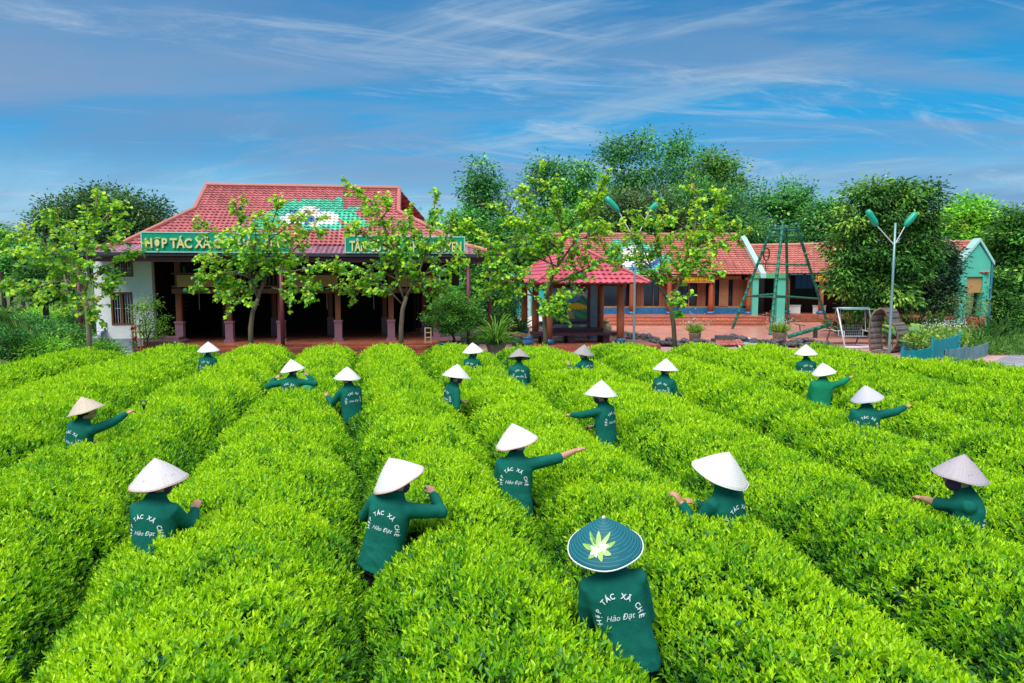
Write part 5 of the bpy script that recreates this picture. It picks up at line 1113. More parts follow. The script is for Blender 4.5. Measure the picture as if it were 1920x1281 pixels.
BLUEG = ([(.02, .09, .03), (.045, .17, .045), (.09, .26, .06), (.17, .36, .07)], [3, 4, 3, 1.3]); LIGHT = ([(.05, .20, .02), (.12, .34, .03), (.24, .46, .04), (.36, .50, .05)], [2, 4, 4, 2]); RUSTY = ([(.015, .05, .02), (.04, .11, .03), (.12, .12, .04), (.07, .16, .04)], [3, 4, 2, 3])
BARK = mat('bark', (.16, .115, .08), .9, .4, 6, .6, stretch=(1, 1, .3)); BARKD = mat('dark_bark', (.045, .035, .035), .9, .4, 6, .5, stretch=(1, 1, .3)); BARKL = mat('pale_bark', (.34, .27, .18), .85, .35, 7, .5, stretch=(1, 1, .4))
def crown(name, blobs, Y, thick, nclump, per, leaf, palette, seed, parent, spread=.35, fill=2.2, droop=.2, mt=None, wr=.5, gap=.0):
    r = np.random.default_rng(seed); Pc, bs, dd = blob_points(blobs, nclump, r, Y, thick, fill)
    if gap > 0: k = vnoise(Pc, 1.1, seed) > gap-1; Pc = Pc[k]; dd = dd[k]
    nc = len(Pc); cb = pal(nc, *palette, r, .22, 2.0 if Y > 45 else 1.75); n = nc*per; I = np.repeat(np.arange(nc), per); o = r.normal(size=(n, 3))*spread*np.array([1, 1, .55]); P = Pc[I]+o
    dirs = norm(o*.9/spread + dd[I]*.6 + r.normal(size=(n, 3))*.5 + np.array([0, 0, -droop])); Nn = norm(np.array([0, 0, 1.])+dd[I]*.5+r.normal(size=(n, 3))*.45)
    col = cb[I]*np.clip(r.normal(1, .2, (n, 1)), .5, 1.7); ln = leaf*r.uniform(.5, 1.2, n)
    P[:, 2] = np.maximum(P[:, 2], .03)
    return putleaf(name, P, dirs, Nn, ln, ln*wr, col, parent, mt), bs
def tree(name, label, blobs, Y, trunk, tr, palette, seed, nclump=260, per=26, leaf=.28, thick=.9, cat='tree', group=None, bark=None, spread=.35, wr=.5, fill=2.2, droop=.2, mt=None, gap=0., limbs=True, r_trunk=.16, base=0.):
    bx = aty(trunk, 600, Y)[0]; T = thing(name, label, cat, (bx, Y, base), group)
    _, bs = crown('crown', blobs, Y, thick, nclump, per, leaf, palette, seed, T, spread, fill, droop, mt, wr, gap)
    r = np.random.default_rng(seed+1); mb = MB(); top = max(bs, key=lambda b: b[0][2])[0]; fk = np.array([bx, Y, base+(top[2]-base)*tr])
    mb.tube([(bx, Y, base-.1), (bx+r.uniform(-.1, .1), Y, base+(fk[2]-base)*.5), fk], [r_trunk*1.25, r_trunk, r_trunk*.85], 10)
    for c, s in bs:
        e = c+np.array([0, 0, s[2]*.35]); m = (fk+e)/2+np.array([r.uniform(-.3, .3), 0, -.05*np.linalg.norm(e-fk)]); mb.tube([fk-np.array([0, 0, .05]), m, e], [r_trunk*.6, r_trunk*.38, r_trunk*.12], 7)
        if limbs:
            for q in range(5): f = r.uniform(.35, .9); p = fk+(e-fk)*f; d = norm(r.normal(size=3)+np.array([0, 0, .3]))*s*.8; mb.tube([p, p+d*.5+[0, 0, .05], p+d], [r_trunk*.22, r_trunk*.14, r_trunk*.05], 5)
    mb.build('trunk', [bark or BARKD], T, smooth=True); return T
# --- background trees --------------------------------------------------------
BGG = 'tall trees behind the halls'
tree('tall_tree', 'airy tree with small crown just left of the bare branched tree', [(895, 325, 22, 26), (885, 365, 25, 30), (915, 385, 30, 40), (890, 430, 40, 40), (925, 345, 14, 18)], 60, 900, .5, BLUEG, 1, 306, 22, .34, gap=.85, group=BGG, spread=.5)
tree('tall_tree', 'slim tree just right of the bare branched tree', [(1018, 315, 16, 22), (1040, 325, 26, 26), (1010, 345, 26, 24), (1045, 370, 40, 34), (1020, 410, 40, 36)], 66, 1030, .5, BLUEG, 2, 297, 22, .34, gap=.85, group=BGG, spread=.55)
tree('tall_tree', 'rounded mid height tree between the slim tree and the highest tree', [(1090, 322, 26, 24), (1080, 350, 34, 26), (1095, 385, 42, 32)], 64, 1088, .5, MID, 3, 270, 22, .34, gap=.85, group=BGG, spread=.5)
tree('tall_tree', 'broad high tree with two pointed tops behind the painted hall roof', [(1160, 275, 30, 24), (1205, 270, 26, 26), (1150, 305, 30, 26), (1195, 308, 38, 28), (1175, 340, 45, 26), (1200, 380, 46, 40), (1150, 390, 36, 30)], 68, 1180, .45, BLUEG, 4, 558, 24, .34, group=BGG, spread=.6, gap=.85)
tree('tall_tree', 'highest airy tree with a narrow feathery top', [(1280, 268, 22, 22), (1262, 292, 24, 20), (1292, 300, 26, 24), (1265, 330, 40, 26), (1290, 365, 46, 34)], 67, 1280, .45, BLUEG, 5, 378, 24, .34, group=BGG, spread=.6, gap=.9)
tree('tall_tree', 'yellow tinged flat topped tree right of the highest tree', [(1340, 305, 28, 22), (1365, 320, 22, 18), (1330, 330, 38, 22), (1360, 350, 34, 22)], 65, 1345, .5, ([(.03, .10, .02), (.08, .20, .03), (.18, .30, .05)], [3, 4, 2]), 6, 288, 24, .34, gap=.85, group=BGG, spread=.55)
tree('feathery_tree', 'wide feathery tree with layered blue-green foliage above the hall roof', [(1300, 362, 50, 22, -4), (1360, 372, 45, 24, -4), (1350, 410, 60, 34, -4), (1290, 400, 45, 30, -4), (1400, 430, 45, 30, -4), (1320, 440, 60, 26, -4)], 62, 1340, .4, BLUEG, 7, 620, 26, .36, group=BGG, spread=.6, wr=.3)
tree('round_rusty_tree', 'dense round dark tree with reddish leaf tips behind the left street lamp', [(1195, 395, 74, 46), (1150, 410, 45, 36), (1240, 412, 50, 36), (1195, 430, 80, 34)], 56, 1195, .4, RUSTY, 8, 620, 26, .30, spread=.4)
tree('tall_tree', 'forked tree with see-through crown behind the swing frame', [(1440, 362, 28, 24), (1480, 358, 24, 20), (1430, 395, 38, 30), (1475, 395, 34, 34), (1455, 440, 48, 34)], 64, 1462, .5, BLUEG, 9, 423, 24, .34, group=BGG, spread=.55, gap=.85)
tree('tall_tree', 'short tree with open top between the forked tree and the big dark tree', [(1505, 372, 20, 26), (1498, 410, 30, 28), (1520, 445, 36, 30)], 63, 1506, .5, MID, 10, 234, 24, .34, group=BGG, spread=.5, gap=.8)
tree('leafy_tree', 'dense blue-green tree just left of the big dark tree', [(1555, 400, 34, 26), (1530, 425, 34, 30), (1570, 440, 40, 36), (1540, 460, 50, 26)], 58, 1548, .4, BLUEG, 11, 420, 26, .34, spread=.45)
tree('leafy_tree', 'pale green broad tree behind the mint gable', [(1800, 395, 36, 20), (1830, 400, 30, 24), (1790, 430, 45, 34), (1850, 435, 44, 34), (1820, 470, 60, 40), (1860, 490, 36, 50)], 54, 1826, .4, LIGHT, 12, 520, 26, .32, spread=.45)
tree('leafy_tree', 'dark tree filling the right edge behind the mint gable', [(1905, 410, 30, 26), (1890, 445, 34, 34), (1925, 450, 34, 44), (1895, 500, 34, 50), (1930, 520, 36, 60), (1880, 560, 30, 50)], 50, 1905, .3, DARK, 13, 620, 26, .30, spread=.4)
tree('leafy_tree', 'shaded shrubby tree below the pale broad tree, right of the mint gable', [(1880, 585, 28, 36), (1905, 600, 30, 34), (1868, 545, 18, 40)], 44, 1885, .3, DARK, 14, 300, 26, .24, spread=.35)
tree('leafy_tree', 'mid green tree behind the gap between the timber house and the pavilion', [(905, 460, 60, 40), (870, 430, 44, 40), (950, 440, 50, 40), (930, 500, 55, 40), (885, 540, 50, 50), (940, 560, 40, 40)], 52, 915, .3, MID, 15, 780, 26, .32, spread=.45)
tree('leafy_tree', 'dark undergrowth tree behind the maroon pillars', [(935, 530, 34, 50), (900, 585, 50, 26), (960, 500, 34, 40), (1000, 470, 50, 40)], 46, 930, .3, DARK, 16, 480, 26, .26, spread=.35)
tree('leafy_tree', 'green tree row piece behind the pavilion roof', [(1060, 430, 60, 34), (1010, 445, 50, 36), (1110, 430, 40, 26)], 60, 1060, .3, MID, 17, 420, 26, .34, spread=.45)
tree('leafy_tree', 'hazy green tree above the roof joint of the two halls', [(1420, 455, 50, 26), (1380, 470, 40, 20), (1480, 462, 44, 20)], 61, 1425, .3, BLUEG, 18, 320, 26, .34, spread=.45)
tree('broad_tree', 'large dark rounded tree behind the left end of the timber house', [(130, 400, 60, 38), (205, 385, 70, 36), (270, 400, 46, 32), (100, 430, 44, 36), (180, 430, 90, 44), (265, 430, 60, 40), (150, 480, 80, 44)], 38, 195, .35, ([(.012, .05, .02), (.03, .10, .03), (.07, .16, .04), (.15, .22, .05)], [3, 4, 3, 1]), 19, 1100, 28, .19, spread=.34)
for k, (u, v, w_, h_, Y, pl, lab) in enumerate(((10, 455, 30, 26, 60, BLUEG, 'distant blue-green tree at the left edge'), (-60, 440, 60, 50, 55, MID, 'tree just outside the left edge'), (45, 480, 26, 30, 48, MID, 'small tree under the left street tree crown'), (770, 440, 40, 40, 66, MID, 'tree showing between house roof and the next street tree'), (835, 450, 44, 44, 62, BLUEG, 'tree behind the right end of the house roof'), (1985, 480, 70, 90, 48, MID, 'tree just outside the right edge'))):
    tree('distant_tree', lab, [(u, v, w_, h_), (u-w_*.4, v+h_*.8, w_*.8, h_*.8), (u+w_*.5, v+h_*.7, w_*.8, h_*.8)], Y, u, .3, pl, 20+k, 270, 24, .34, gap=.85, group=BGG, spread=.45)
# bare tree
T = thing('bare_tree', 'leafless grey branching tree between the tall green trees', 'tree', (aty(945, 600, 61)[0], 61, 0)); mb = MB(); r = np.random.default_rng(3)
def twig(p, d, l, rad, lev):
    q = p+d*l*.5+r.normal(size=3)*l*.05; e = p+d*l; mb.tube([p, q, e], [rad, rad*.8, rad*.6], 5)
    if lev > 0:
        for k in range(3): nd = norm(d+r.normal(size=3)*.45+np.array([0, 0, .15])); twig(p+(e-p)*r.uniform(.6, 1), nd, l*.68, rad*.58, lev-1)
b = np.array([aty(945, 600, 61)[0], 61, 0.]); mb.tube([b, b+[0, 0, 6.5]], [.16, .1], 8)
for k in range(4): twig(b+[0, 0, 5.6+k*.3], norm(np.array([r.uniform(-.5, .5), r.uniform(-.4, .4), 1.])), 2.6, .07, 4)
mb.build('branches', [mat('grey_twigs', (.12, .10, .12), .9)], T)
# --- big dark tree ------------------------------------------------------------
tree('big_tree', 'big dense dark green tree with drooping leaves behind the right street lamp', [(1640, 365, 50, 28), (1715, 365, 44, 24), (1610, 410, 44, 36), (1670, 400, 60, 44), (1725, 405, 36, 30), (1600, 460, 46, 40), (1665, 470, 66, 50), (1728, 460, 34, 40), (1590, 520, 38, 36), (1650, 545, 60, 44), (1710, 530, 44, 50) , (1640, 585, 40, 18)], 33.5, 1672, .2, ([(.015, .065, .012), (.04, .14, .02), (.09, .24, .03), (.20, .34, .04)], [3, 4, 3, 1.6]), 31, 620, 56, .22, thick=.8, spread=.30, gap=.7, wr=.45, droop=.7, r_trunk=.24)
tree('shade_tree', 'darker tree with purple-green leaves tucked against the wing roof', [(1742, 500, 42, 50), (1768, 485, 24, 36), (1755, 550, 36, 40)], 37.5, 1758, .3, ([(.008, .035, .015), (.02, .07, .03), (.05, .09, .05)], [3, 4, 2]), 32, 520, 26, .2, spread=.26)
tree('small_tree', 'thin yellowish shrub tree in front of the mint gable', [(1790, 560, 34, 18), (1770, 585, 24, 14), (1830, 575, 36, 16), (1810, 600, 34, 16)], 36, 1806, .3, ([(.08, .14, .03), (.16, .22, .04), (.05, .11, .03)], [3, 2, 3]), 33, 75, 16, .12, spread=.28, r_trunk=.05)
tree('small_tree', 'dark clipped tree with round crown standing in the left shrubs', [(85, 510, 40, 30), (60, 530, 30, 22), (115, 535, 34, 24), (88, 545, 44, 20)], 30, 88, .75, DARK, 34, 420, 24, .16, spread=.2, r_trunk=.12, limbs=False)
# --- the five street trees ----------------------------------------------------
def street_tree(label, Y, trunk, limbs, seed, leaf=.145, r0=.09, tipy=.45, bark=None, dens=1.0):
    r = np.random.default_rng(seed); b = aty(*trunk[0], Y); b[2] = 0; T = thing('street_tree', label, 'tree', b, 'young broad-leaved trees in front of the halls')
    mb = MB(); pts = [b]+[aty(u, v, Y) for u, v in trunk[1:]]; mb.tube(pts, list(np.linspace(r0, r0*.72, len(pts))), 12)
    Ps = []; Ds = []; Cs = []; Ls = []
    def leaves_on(p0, p1, n, yel):
        for k in range(n):
            f = (k+.5)/n; p = p0+(p1-p0)*f; d = norm(p1-p0); s = np.cross(d, [0, 0, 1.]); s = s/(np.linalg.norm(s)+1e-6)*(1 if k % 2 else -1)
            Ps.append(p+r.normal(size=3)*.03); Ds.append(norm(s*.9+d*.5+r.normal(size=3)*.45+np.array([0, 0, -.25]))); q = r.random()
            c = (.55, .80, .03) if q < .26+yel else (.32, .68, .03) if q < .62+yel else (.14, .48, .05) if q < .88 else (.06, .32, .14)
            if r.random() < .012: c = (.6, .35, .04)
            Cs.append(np.array(c)*r.uniform(.75, 1.25)); Ls.append(leaf*r.uniform(.6, 1.2))
    for L_ in limbs:
        dyt = r.uniform(-1.1, 1.1); m = len(L_); w_ = L_[0][2] if len(L_[0]) > 2 else r0*.5
        w_ *= .75; P = [aty(q[0], q[1], Y+dyt*(i/(m-1))**1.2) for i, q in enumerate(L_)]
        mb.tube(P, list(np.linspace(w_, .012, m)), 8)
        seg = [np.linalg.norm(b_-a_) for a_, b_ in zip(P[:-1], P[1:])]; tot = sum(seg); s = tot*.16
        while s < tot:
            t = s; i = 0
            while i < len(seg)-1 and t > seg[i]: t -= seg[i]; i += 1
            p = P[i]+(P[i+1]-P[i])*min(1, t/seg[i]); d = norm(P[i+1]-P[i]); f = s/tot
            nd = norm(d*.7+r.normal(size=3)*.75+np.array([0, 0, .02])); l = r.uniform(.4, 1.0)*(1.1-.6*f); e = p+nd*l+np.array([0, 0, -.10*l]); mb.tube([p, (p+e)/2+[0, 0, .03], e], [.014, .009, .004], 4); leaves_on(p+(e-p)*.15, e, int(l/.043*dens), .16*(e[2] > 4.3)+.1*f)
            if r.random() < .8:
                nd2 = norm(nd+r.normal(size=3)*.6); p2 = p+(e-p)*.5; e2 = p2+nd2*l*.6; mb.tube([p2, e2], [.007, .003], 4); leaves_on(p2, e2, int(l*.6/.043*dens), .1)
            s += r.uniform(.075, .15)
        leaves_on(P[-2], P[-1]+norm(P[-1]-P[-2])*.1, 12, .3)
    mb.build('trunk', [bark or BARK], T, smooth=True); n = len(Ps); P = np.array(Ps); D = np.array(Ds)
    putleaf('crown', P, D, norm(np.array([0, -.35, 1.])+r.normal(size=(n, 3))*.55), np.array(Ls), np.array(Ls)*.92, np.array(Cs), T)
street_tree('leftmost young tree, bright yellow-green, its trunk pale against the shrubs', 23.0, [(168, 662), (166, 610), (163, 575), (156, 556)], [[(156, 556, .075), (128, 526), (100, 500), (60, 480), (22, 470)], [(158, 556, .07), (166, 520), (163, 480), (172, 430), (182, 368)], [(128, 526, .04), (95, 530), (50, 545), (10, 530)], [(166, 520, .045), (200, 500), (235, 480), (262, 470)], [(163, 480, .04), (130, 440), (100, 410), (80, 400)], [(172, 430, .035), (205, 400), (232, 378)], [(100, 500, .04), (80, 450), (50, 430), (20, 440)], [(166, 520, .04), (190, 540), (215, 530)], [(163, 480, .04), (205, 450), (225, 430)], [(120, 515, .035), (130, 560), (110, 545), (80, 560)], [(135, 530, .03), (125, 470), (140, 420)], [(165, 560, .03), (180, 590), (175, 560)]], 41, bark=BARKL)
street_tree('young tree growing in front of the left signboard', 23.5, [(470, 660), (470, 615), (474, 585), (484, 560)], [[(484, 560, .08), (498, 520), (500, 470), (510, 420), (530, 362)], [(484, 562, .06), (470, 520), (455, 470), (450, 420), (440, 378)], [(498, 520, .05), (530, 490), (570, 450), (598, 410)], [(500, 500, .05), (545, 510), (590, 500), (622, 500)], [(470, 520, .045), (430, 510), (395, 520), (362, 540)], [(478, 575, .03), (450, 562), (425, 555), (408, 560)], [(455, 470, .04), (420, 450), (395, 430), (378, 415)], [(505, 450, .04), (545, 420), (575, 396)], [(510, 540, .04), (540, 545), (570, 535), (580, 560)], [(460, 490, .035), (410, 490), (370, 480)], [(500, 530, .035), (470, 500), (480, 450), (478, 400)], [(490, 545, .03), (455, 540), (430, 525)]], 42)
street_tree('young tree growing in front of the right signboard', 23.5, [(752, 660), (752, 615), (755, 580), (762, 556)], [[(762, 556, .07), (782, 520), (800, 470), (812, 420), (816, 362)], [(758, 562, .06), (745, 525), (740, 470), (715, 410), (690, 372), (655, 345)], [(755, 572, .045), (730, 545), (700, 520), (655, 500), (628, 485)], [(782, 520, .05), (820, 505), (850, 490), (870, 480)], [(745, 525, .04), (700, 500), (665, 545), (640, 540)], [(740, 470, .04), (700, 450), (670, 430), (655, 440)], [(800, 470, .04), (770, 430), (765, 400)], [(800, 480, .04), (835, 450), (850, 410)], [(762, 550, .03), (765, 500), (760, 460), (745, 420)], [(780, 525, .035), (810, 540), (840, 535)], [(715, 410, .03), (735, 385), (720, 372)]], 43)
street_tree('tallest young tree, standing in front of the pavilion', 23.3, [(1023, 662), (1023, 625), (1020, 590), (1018, 575)], [[(1019, 578, .075), (1030, 535), (1045, 500), (1055, 440), (1040, 380), (1014, 330)], [(1016, 580, .055), (1000, 555), (975, 520), (935, 480), (900, 440), (868, 420)], [(1045, 500, .05), (1080, 450), (1110, 390), (1140, 322)], [(1030, 535, .045), (1070, 520), (1105, 500), (1150, 480)], [(975, 520, .04), (940, 530), (905, 550)], [(1050, 470, .045), (1000, 430), (960, 400), (930, 385)], [(1055, 440, .04), (1085, 400), (1090, 370)], [(1000, 555, .035), (960, 545), (925, 520)], [(1045, 500, .04), (1000, 480), (950, 460), (900, 480)], [(1025, 560, .03), (1050, 570), (1062, 555)], [(1040, 510, .04), (1020, 450), (985, 390), (975, 350)], [(1080, 450, .03), (1120, 440), (1140, 420)], [(1018, 590, .02), (1035, 590), (1030, 580)]], 44, dens=1.1)
street_tree('rightmost young tree, in front of the painted hall roof', 23.6, [(1268, 656), (1263, 610), (1258, 580), (1252, 560)], [[(1252, 562, .065), (1235, 535), (1220, 500), (1200, 450), (1165, 425)], [(1258, 565, .065), (1275, 530), (1283, 490), (1300, 440), (1310, 390), (1300, 340)], [(1283, 490, .045), (1320, 450), (1345, 400), (1355, 352)], [(1290, 470, .04), (1330, 460), (1370, 450), (1392, 440)], [(1220, 500, .04), (1190, 480), (1160, 490), (1145, 470)], [(1300, 440, .035), (1260, 410), (1240, 380)], [(1283, 490, .035), (1320, 500), (1350, 515)], [(1235, 535, .03), (1240, 480), (1225, 430), (1195, 400)], [(1275, 530, .03), (1300, 500), (1310, 470)], [(1262, 590, .02), (1275, 575), (1280, 560)], [(1300, 430, .03), (1350, 430), (1375, 415)]], 45)
# --- shrubs at left -----------------------------------------------------------
SH = 'dark shrubs at the left edge'
for k, (u, v, w_, h_, Y, lab) in enumerate(((25, 640, 46, 30, 22.5, 'round shrub nearest the left edge, touching the tea hedge'), (90, 650, 44, 24, 22.5, 'low spreading shrub under the dark clipped tree'), (115, 620, 50, 26, 26, 'middle shrub left of the maroon pillar'), (30, 600, 50, 26, 28, 'shrub behind the nearest round shrub'), (185, 655, 36, 20, 24, 'small bright round bush at the foot of the pale trunk'), (170, 595, 50, 22, 32, 'shrub between the clipped tree trunk and the white wall'), (90, 585, 50, 18, 34, 'farther low shrub behind the dark trunk'), (130, 655, 30, 18, 23, 'shrub beside the maroon pillar foot'))):
    T = thing('shrub', lab, 'shrub', (aty(u, 600, Y)[0], Y, 0), SH)
    h_ *= .8; v += 5; c = aty(u, v, Y); crown('foliage', [(u, v, w_, h_), (u-w_*.4, v+h_*.3, w_*.6, h_*.8), (u+w_*.4, v+h_*.4, w_*.6, h_*.7)], Y, .8, 240, 26, .10, LIGHT if k in (4, 1, 6) else MID, 60+k, T, .17, 2.6)
    mb = MB(); 
    for q in range(5): a_ = q*1.26; mb.tube([(c[0], Y, 0), (c[0]+.3*math.cos(a_), Y+.3*math.sin(a_), max(.3, c[2]))], [.03, .01], 5)
    mb.build('stem', [BARKD], T)
r = np.random.default_rng(88); n = 2600; P = np.stack([r.uniform(-34, -20, n), r.uniform(40, 44, n), r.uniform(.1, 1.3, n)], -1)
o = putleaf('flower_bed', P, norm(r.normal(size=(n, 3))+[0, 0, .6]), randdir(n, r), r.uniform(.15, .3, n), r.uniform(.08, .14, n), pal(n, [(.10, .26, .04), (.35, .30, .05), (.5, .2, .08), (.2, .36, .05)], [4, 2, 1, 3], r), None); tag(o, 'mixed flowering bed beyond the dark shrubs', 'flower bed'); o['kind'] = 'stuff'
def palm(label, u, vb, vt, Y, nf, L_, seed, trunk=True, upf=1.0):
    b = aty(u, vb, Y); t = aty(u, vt, Y); T = thing('palm', label, 'palm', (b[0], Y, max(0, b[2])))
    if trunk: mb = MB(); mb.tube([b, (b+t)/2, t], [.09, .07, .06], 8); mb.build('trunk', [BARKD], T, smooth=True)
    r = np.random.default_rng(seed); A = []
    for k in range(nf):
        az_ = k*2.4+r.uniform(-.3, .3); el_ = r.uniform(.2, 1.2)*upf; d = np.array([math.cos(az_)*math.cos(el_), math.sin(az_)*math.cos(el_), math.sin(el_)]); p = t.copy(); m = 16
        for s in range(m):
            side = np.cross(d, [0, 0, 1.]); side /= np.linalg.norm(side)+1e-6
            for sg in (1, -1): A.append((p.copy(), norm(side*sg*.8+d*.6+np.array([0, 0, -.35])), np.array([0, 0, 1.])+.2*r.normal(size=3), L_*.32*(1-.5*abs(s/m-.4)), .035*L_, pal(1, [(.04, .16, .03), (.10, .28, .04), (.25, .38, .05)], [3, 4, 2], r)[0]))
            p = p+d*L_/m; d = norm(d+np.array([0, 0, -1.4/m]))
    putleaf('fronds', *[np.array(x) for x in zip(*A)], T)
palm('slender palm seen under the leftmost young tree', 22, 600, 545, 31, 10, 1.7, 71)
palm('low palm clump poking in at the left edge above the shrubs', -4, 640, 600, 21.5, 9, 1.2, 72, False)
c = aty(4, 520, 34); T = thing('utility_pole', 'dark utility pole with a short crossarm at the left edge', 'pole', (c[0], 34, 0)); mb = MB(); mb.tube([(c[0], 34, -.1), (c[0], 34, 3.4)], .09, 8); mb.build('pole', [WOODD], T); mb = MB(); mb.box(c[0]-.1, c[0]+.45, 33.95, 34.05, 2.9, 2.97); mb.build('crossarm', [WOODD], T)
# --- in front of the white wall -------------------------------------------------
tree('small_tree', 'thin shrub tree with flat layered sprays against the white wall', [(262, 590, 20, 8), (285, 575, 24, 8), (268, 610, 18, 10), (300, 600, 22, 8), (282, 625, 24, 12), (252, 575, 16, 7), (305, 618, 16, 7), (280, 560, 12, 8)], 26.4, 274, .3, ([(.05, .15, .02), (.13, .30, .03), (.25, .38, .06)], [3, 4, 2]), 80, 110, 22, .085, spread=.13, r_trunk=.03, fill=3)
p = G(258, 645, .1); yq = 26.6; x0, x1 = aty(247, 640, yq)[0], aty(264, 640, yq)[0]; z0, z1 = aty(255, 642, yq)[2], aty(255, 609, yq)[2]
T = thing('wooden_rack', 'small orange wooden plant rack beside the thin shrub tree', 'rack', ((x0+x1)/2, yq, 0)); mb = MB()
ORW = mat('orange_wood', (.55, .22, .06), .5, .2, 6)
for xx in (x0, x1-.04):
    for yy_ in (yq, yq+.26): mb.box(xx, xx+.04, yy_, yy_+.04, 0, z1)
mb.build('frame', [ORW], T)
for k in range(3): mb = MB(); z = z0+(z1-z0)*(.15+.38*k); mb.box(x0+.001, x1-.001, yq+.002, yq+.298, z, z+.035); mb.build('shelf', [ORW], T)
for k, (u, v) in enumerate(((250, 617), (253, 635))):
    c = aty(u, v, 25.6); T = thing('rose', ['upper red rose on a thin stem by the orange rack', 'lower red rose by the orange rack'][k], 'flower', (c[0], 25.6, 0), 'red roses by the rack'); r = np.random.default_rng(k)
    putleaf('bloom', c+r.normal(size=(26, 3))*.035, randdir(26, r), randdir(26, r), np.full(26, .07), np.full(26, .06), pal(26, [(.55, .02, .05), (.7, .05, .12)], [1, 1], r), T); mb = MB(); mb.tube([(c[0], 25.6, 0), c], .01, 5); mb.build('stem', [BARKD], T)
    putleaf('foliage', np.array([c[0], 25.6, 0])+np.stack([r.normal(size=60)*.07, r.normal(size=60)*.07, r.uniform(.1, c[2]-.1, 60)], -1), randdir(60, r), randdir(60, r), np.full(60, .08), np.full(60, .04), pal(60, [(.05, .16, .04), (.12, .24, .08)], [1, 1], r), T)
Yc = 27.6; a, b = aty(166, 640, Yc), aty(195, 612, Yc); T = thing('lounge_chair', 'dark framed chair draped with pale blue patterned cloth by the white wall', 'chair', ((a[0]+b[0])/2, Yc, 0))
mb = MB()
for xx in (a[0]+.1, b[0]-.1):
    for yy_ in (Yc-.2, Yc+.35): mb.tube([(xx, yy_, 0), (xx, yy_, .72)], .02, 6)
mb.tube([(a[0]+.05, Yc-.2, .55), (b[0], Yc-.2, .62)], .02, 6); mb.build('frame', [WOODD], T)
mb = MB(); n = 8
for k in range(n): x = a[0]+(b[0]-a[0])*k/(n-1); z = .55+.36*k/(n-1)+.03*math.sin(k*2); mb.V += [np.array([x, Yc-.24, z]), np.array([x, Yc+.4, z+.05]), np.array([x, Yc-.27, z-.30+.03*math.cos(k*3)])]; mb.c += [(1, 1, 1)]*3
for k in range(n-1): i = 3*k; mb.F += [[i, i+3, i+4, i+1], [i+2, i+5, i+3, i]]; mb.M += [0, 0]
o = mb.build('cloth', [mat('pale_patterned_cloth', (.42, .46, .68), .9, .4, 6)], T, smooth=True); m = o.modifiers.new('t', 'SOLIDIFY'); m.thickness = .015
# --- between house and pavilion ---------------------------------------------------
Yb = 26.8; c = aty(847, 650, Yb); z0, z1 = 0, aty(847, 641, Yb)[2]
T = thing('planter', 'large round grey planter holding the bonsai tree', 'planter', (c[0], Yb, 0)); mb = MB(); mb.lathe([(.42, 0), (.50, z1*.5), (.55, z1-.06), (.60, z1-.05), (.60, z1), (.54, z1), (.52, z1-.05)], c[0], Yb, 28); mb.build('pot', [mat('grey_planter', (.16, .18, .24), .7, .35, 3, .2)], T, smooth=True)
mb = MB(); mb.lathe([(.51, z1-.07), (.50, z1-.045)], c[0], Yb, 24); mb.build('earth', [SOIL], T)
tree('bonsai_tree', 'broad bonsai tree with small dark leaves growing in the grey planter', [(830, 575, 24, 12), (868, 572, 26, 14), (852, 560, 24, 10), (815, 595, 24, 9), (850, 595, 34, 14), (880, 590, 20, 12), (862, 612, 26, 10), (835, 615, 22, 9), (808, 600, 12, 6)], Yb, 847, .25, ([(.02, .09, .015), (.06, .20, .025), (.13, .32, .03)], [3, 4, 3]), 81, 520, 26, .075, spread=.11, r_trunk=.05, base=.45, fill=2.6)
YEL = [(.05, .22, .02), (.12, .42, .03), (.32, .60, .05)]
T = strap_plant('spiky_plant', 'big spiky plant with long narrow yellow-green leaves, left of the pavilion platform', aty(930, 645, 26.9), 110, 1.25, .055, YEL, [3, 4, 3], 82, r0=.12, droop=.9)
c = aty(930, 652, 26.9); mb = MB(); mb.lathe([(.30, max(0, c[2]-.2)), (.40, c[2]+.12), (.44, c[2]+.14), (.40, c[2]+.1)], c[0], 26.9, 18); mb.build('pot', [mat('mossy_pot', (.16, .17, .13), .9, .3, 6)], T)
T = strap_plant('potted_plant', 'dark broad-leaved plant in a round pot against the turquoise wall', aty(972, 625, 30.5), 60, .95, .11, [(.012, .06, .02), (.03, .12, .03), (.06, .18, .04)], [3, 3, 2], 83, up=1.1, droop=.5, r0=.12)
c = aty(968, 632, 30.5); mb = MB(); mb.lathe([(.18, 0.05), (.28, .3), (.27, .45), (.24, .47)], c[0], 30.5, 16); mb.build('pot', [mat('dark_teal_pot', (.03, .10, .11), .35)], T, smooth=True)
tree('small_tree', 'leafy climber hanging beside the maroon pillars', [(960, 560, 18, 34), (945, 600, 20, 22)], 37, 955, .3, MID, 84, 160, 24, .13, spread=.2, r_trunk=.04)
c = aty(990, 632, 28.2); T = thing('ceramic_stool', 'round blue glazed stool at the corner of the pavilion platform', 'stool', (c[0], 28.4, .28)); mb = MB(); mb.lathe([(.14, .28), (.24, .36), (.25, .46), (.17, .56), (.21, .60), (.20, .63)], c[0], 28.4, 18); mb.build('stool_body', [BLUEC], T, smooth=True)
Yl = 27.7; x0, x1 = aty(795, 640, Yl)[0], aty(808, 640, Yl)[0]; zb_, zt_ = zf, aty(800, 615, Yl)[2]
T = thing('wooden_stand', 'small pale wooden ladder-like stand on the end of the red floor', 'stand', ((x0+x1)/2, Yl+.2, zf)); PALEW = mat('pale_wood', (.62, .48, .32), .6, .2, 8)
for xx in (x0, x1-.04): mb = MB(); mb.box(xx, xx+.04, Yl+.2, Yl+.25, zb_, zt_); mb.build('rail', [PALEW], T)
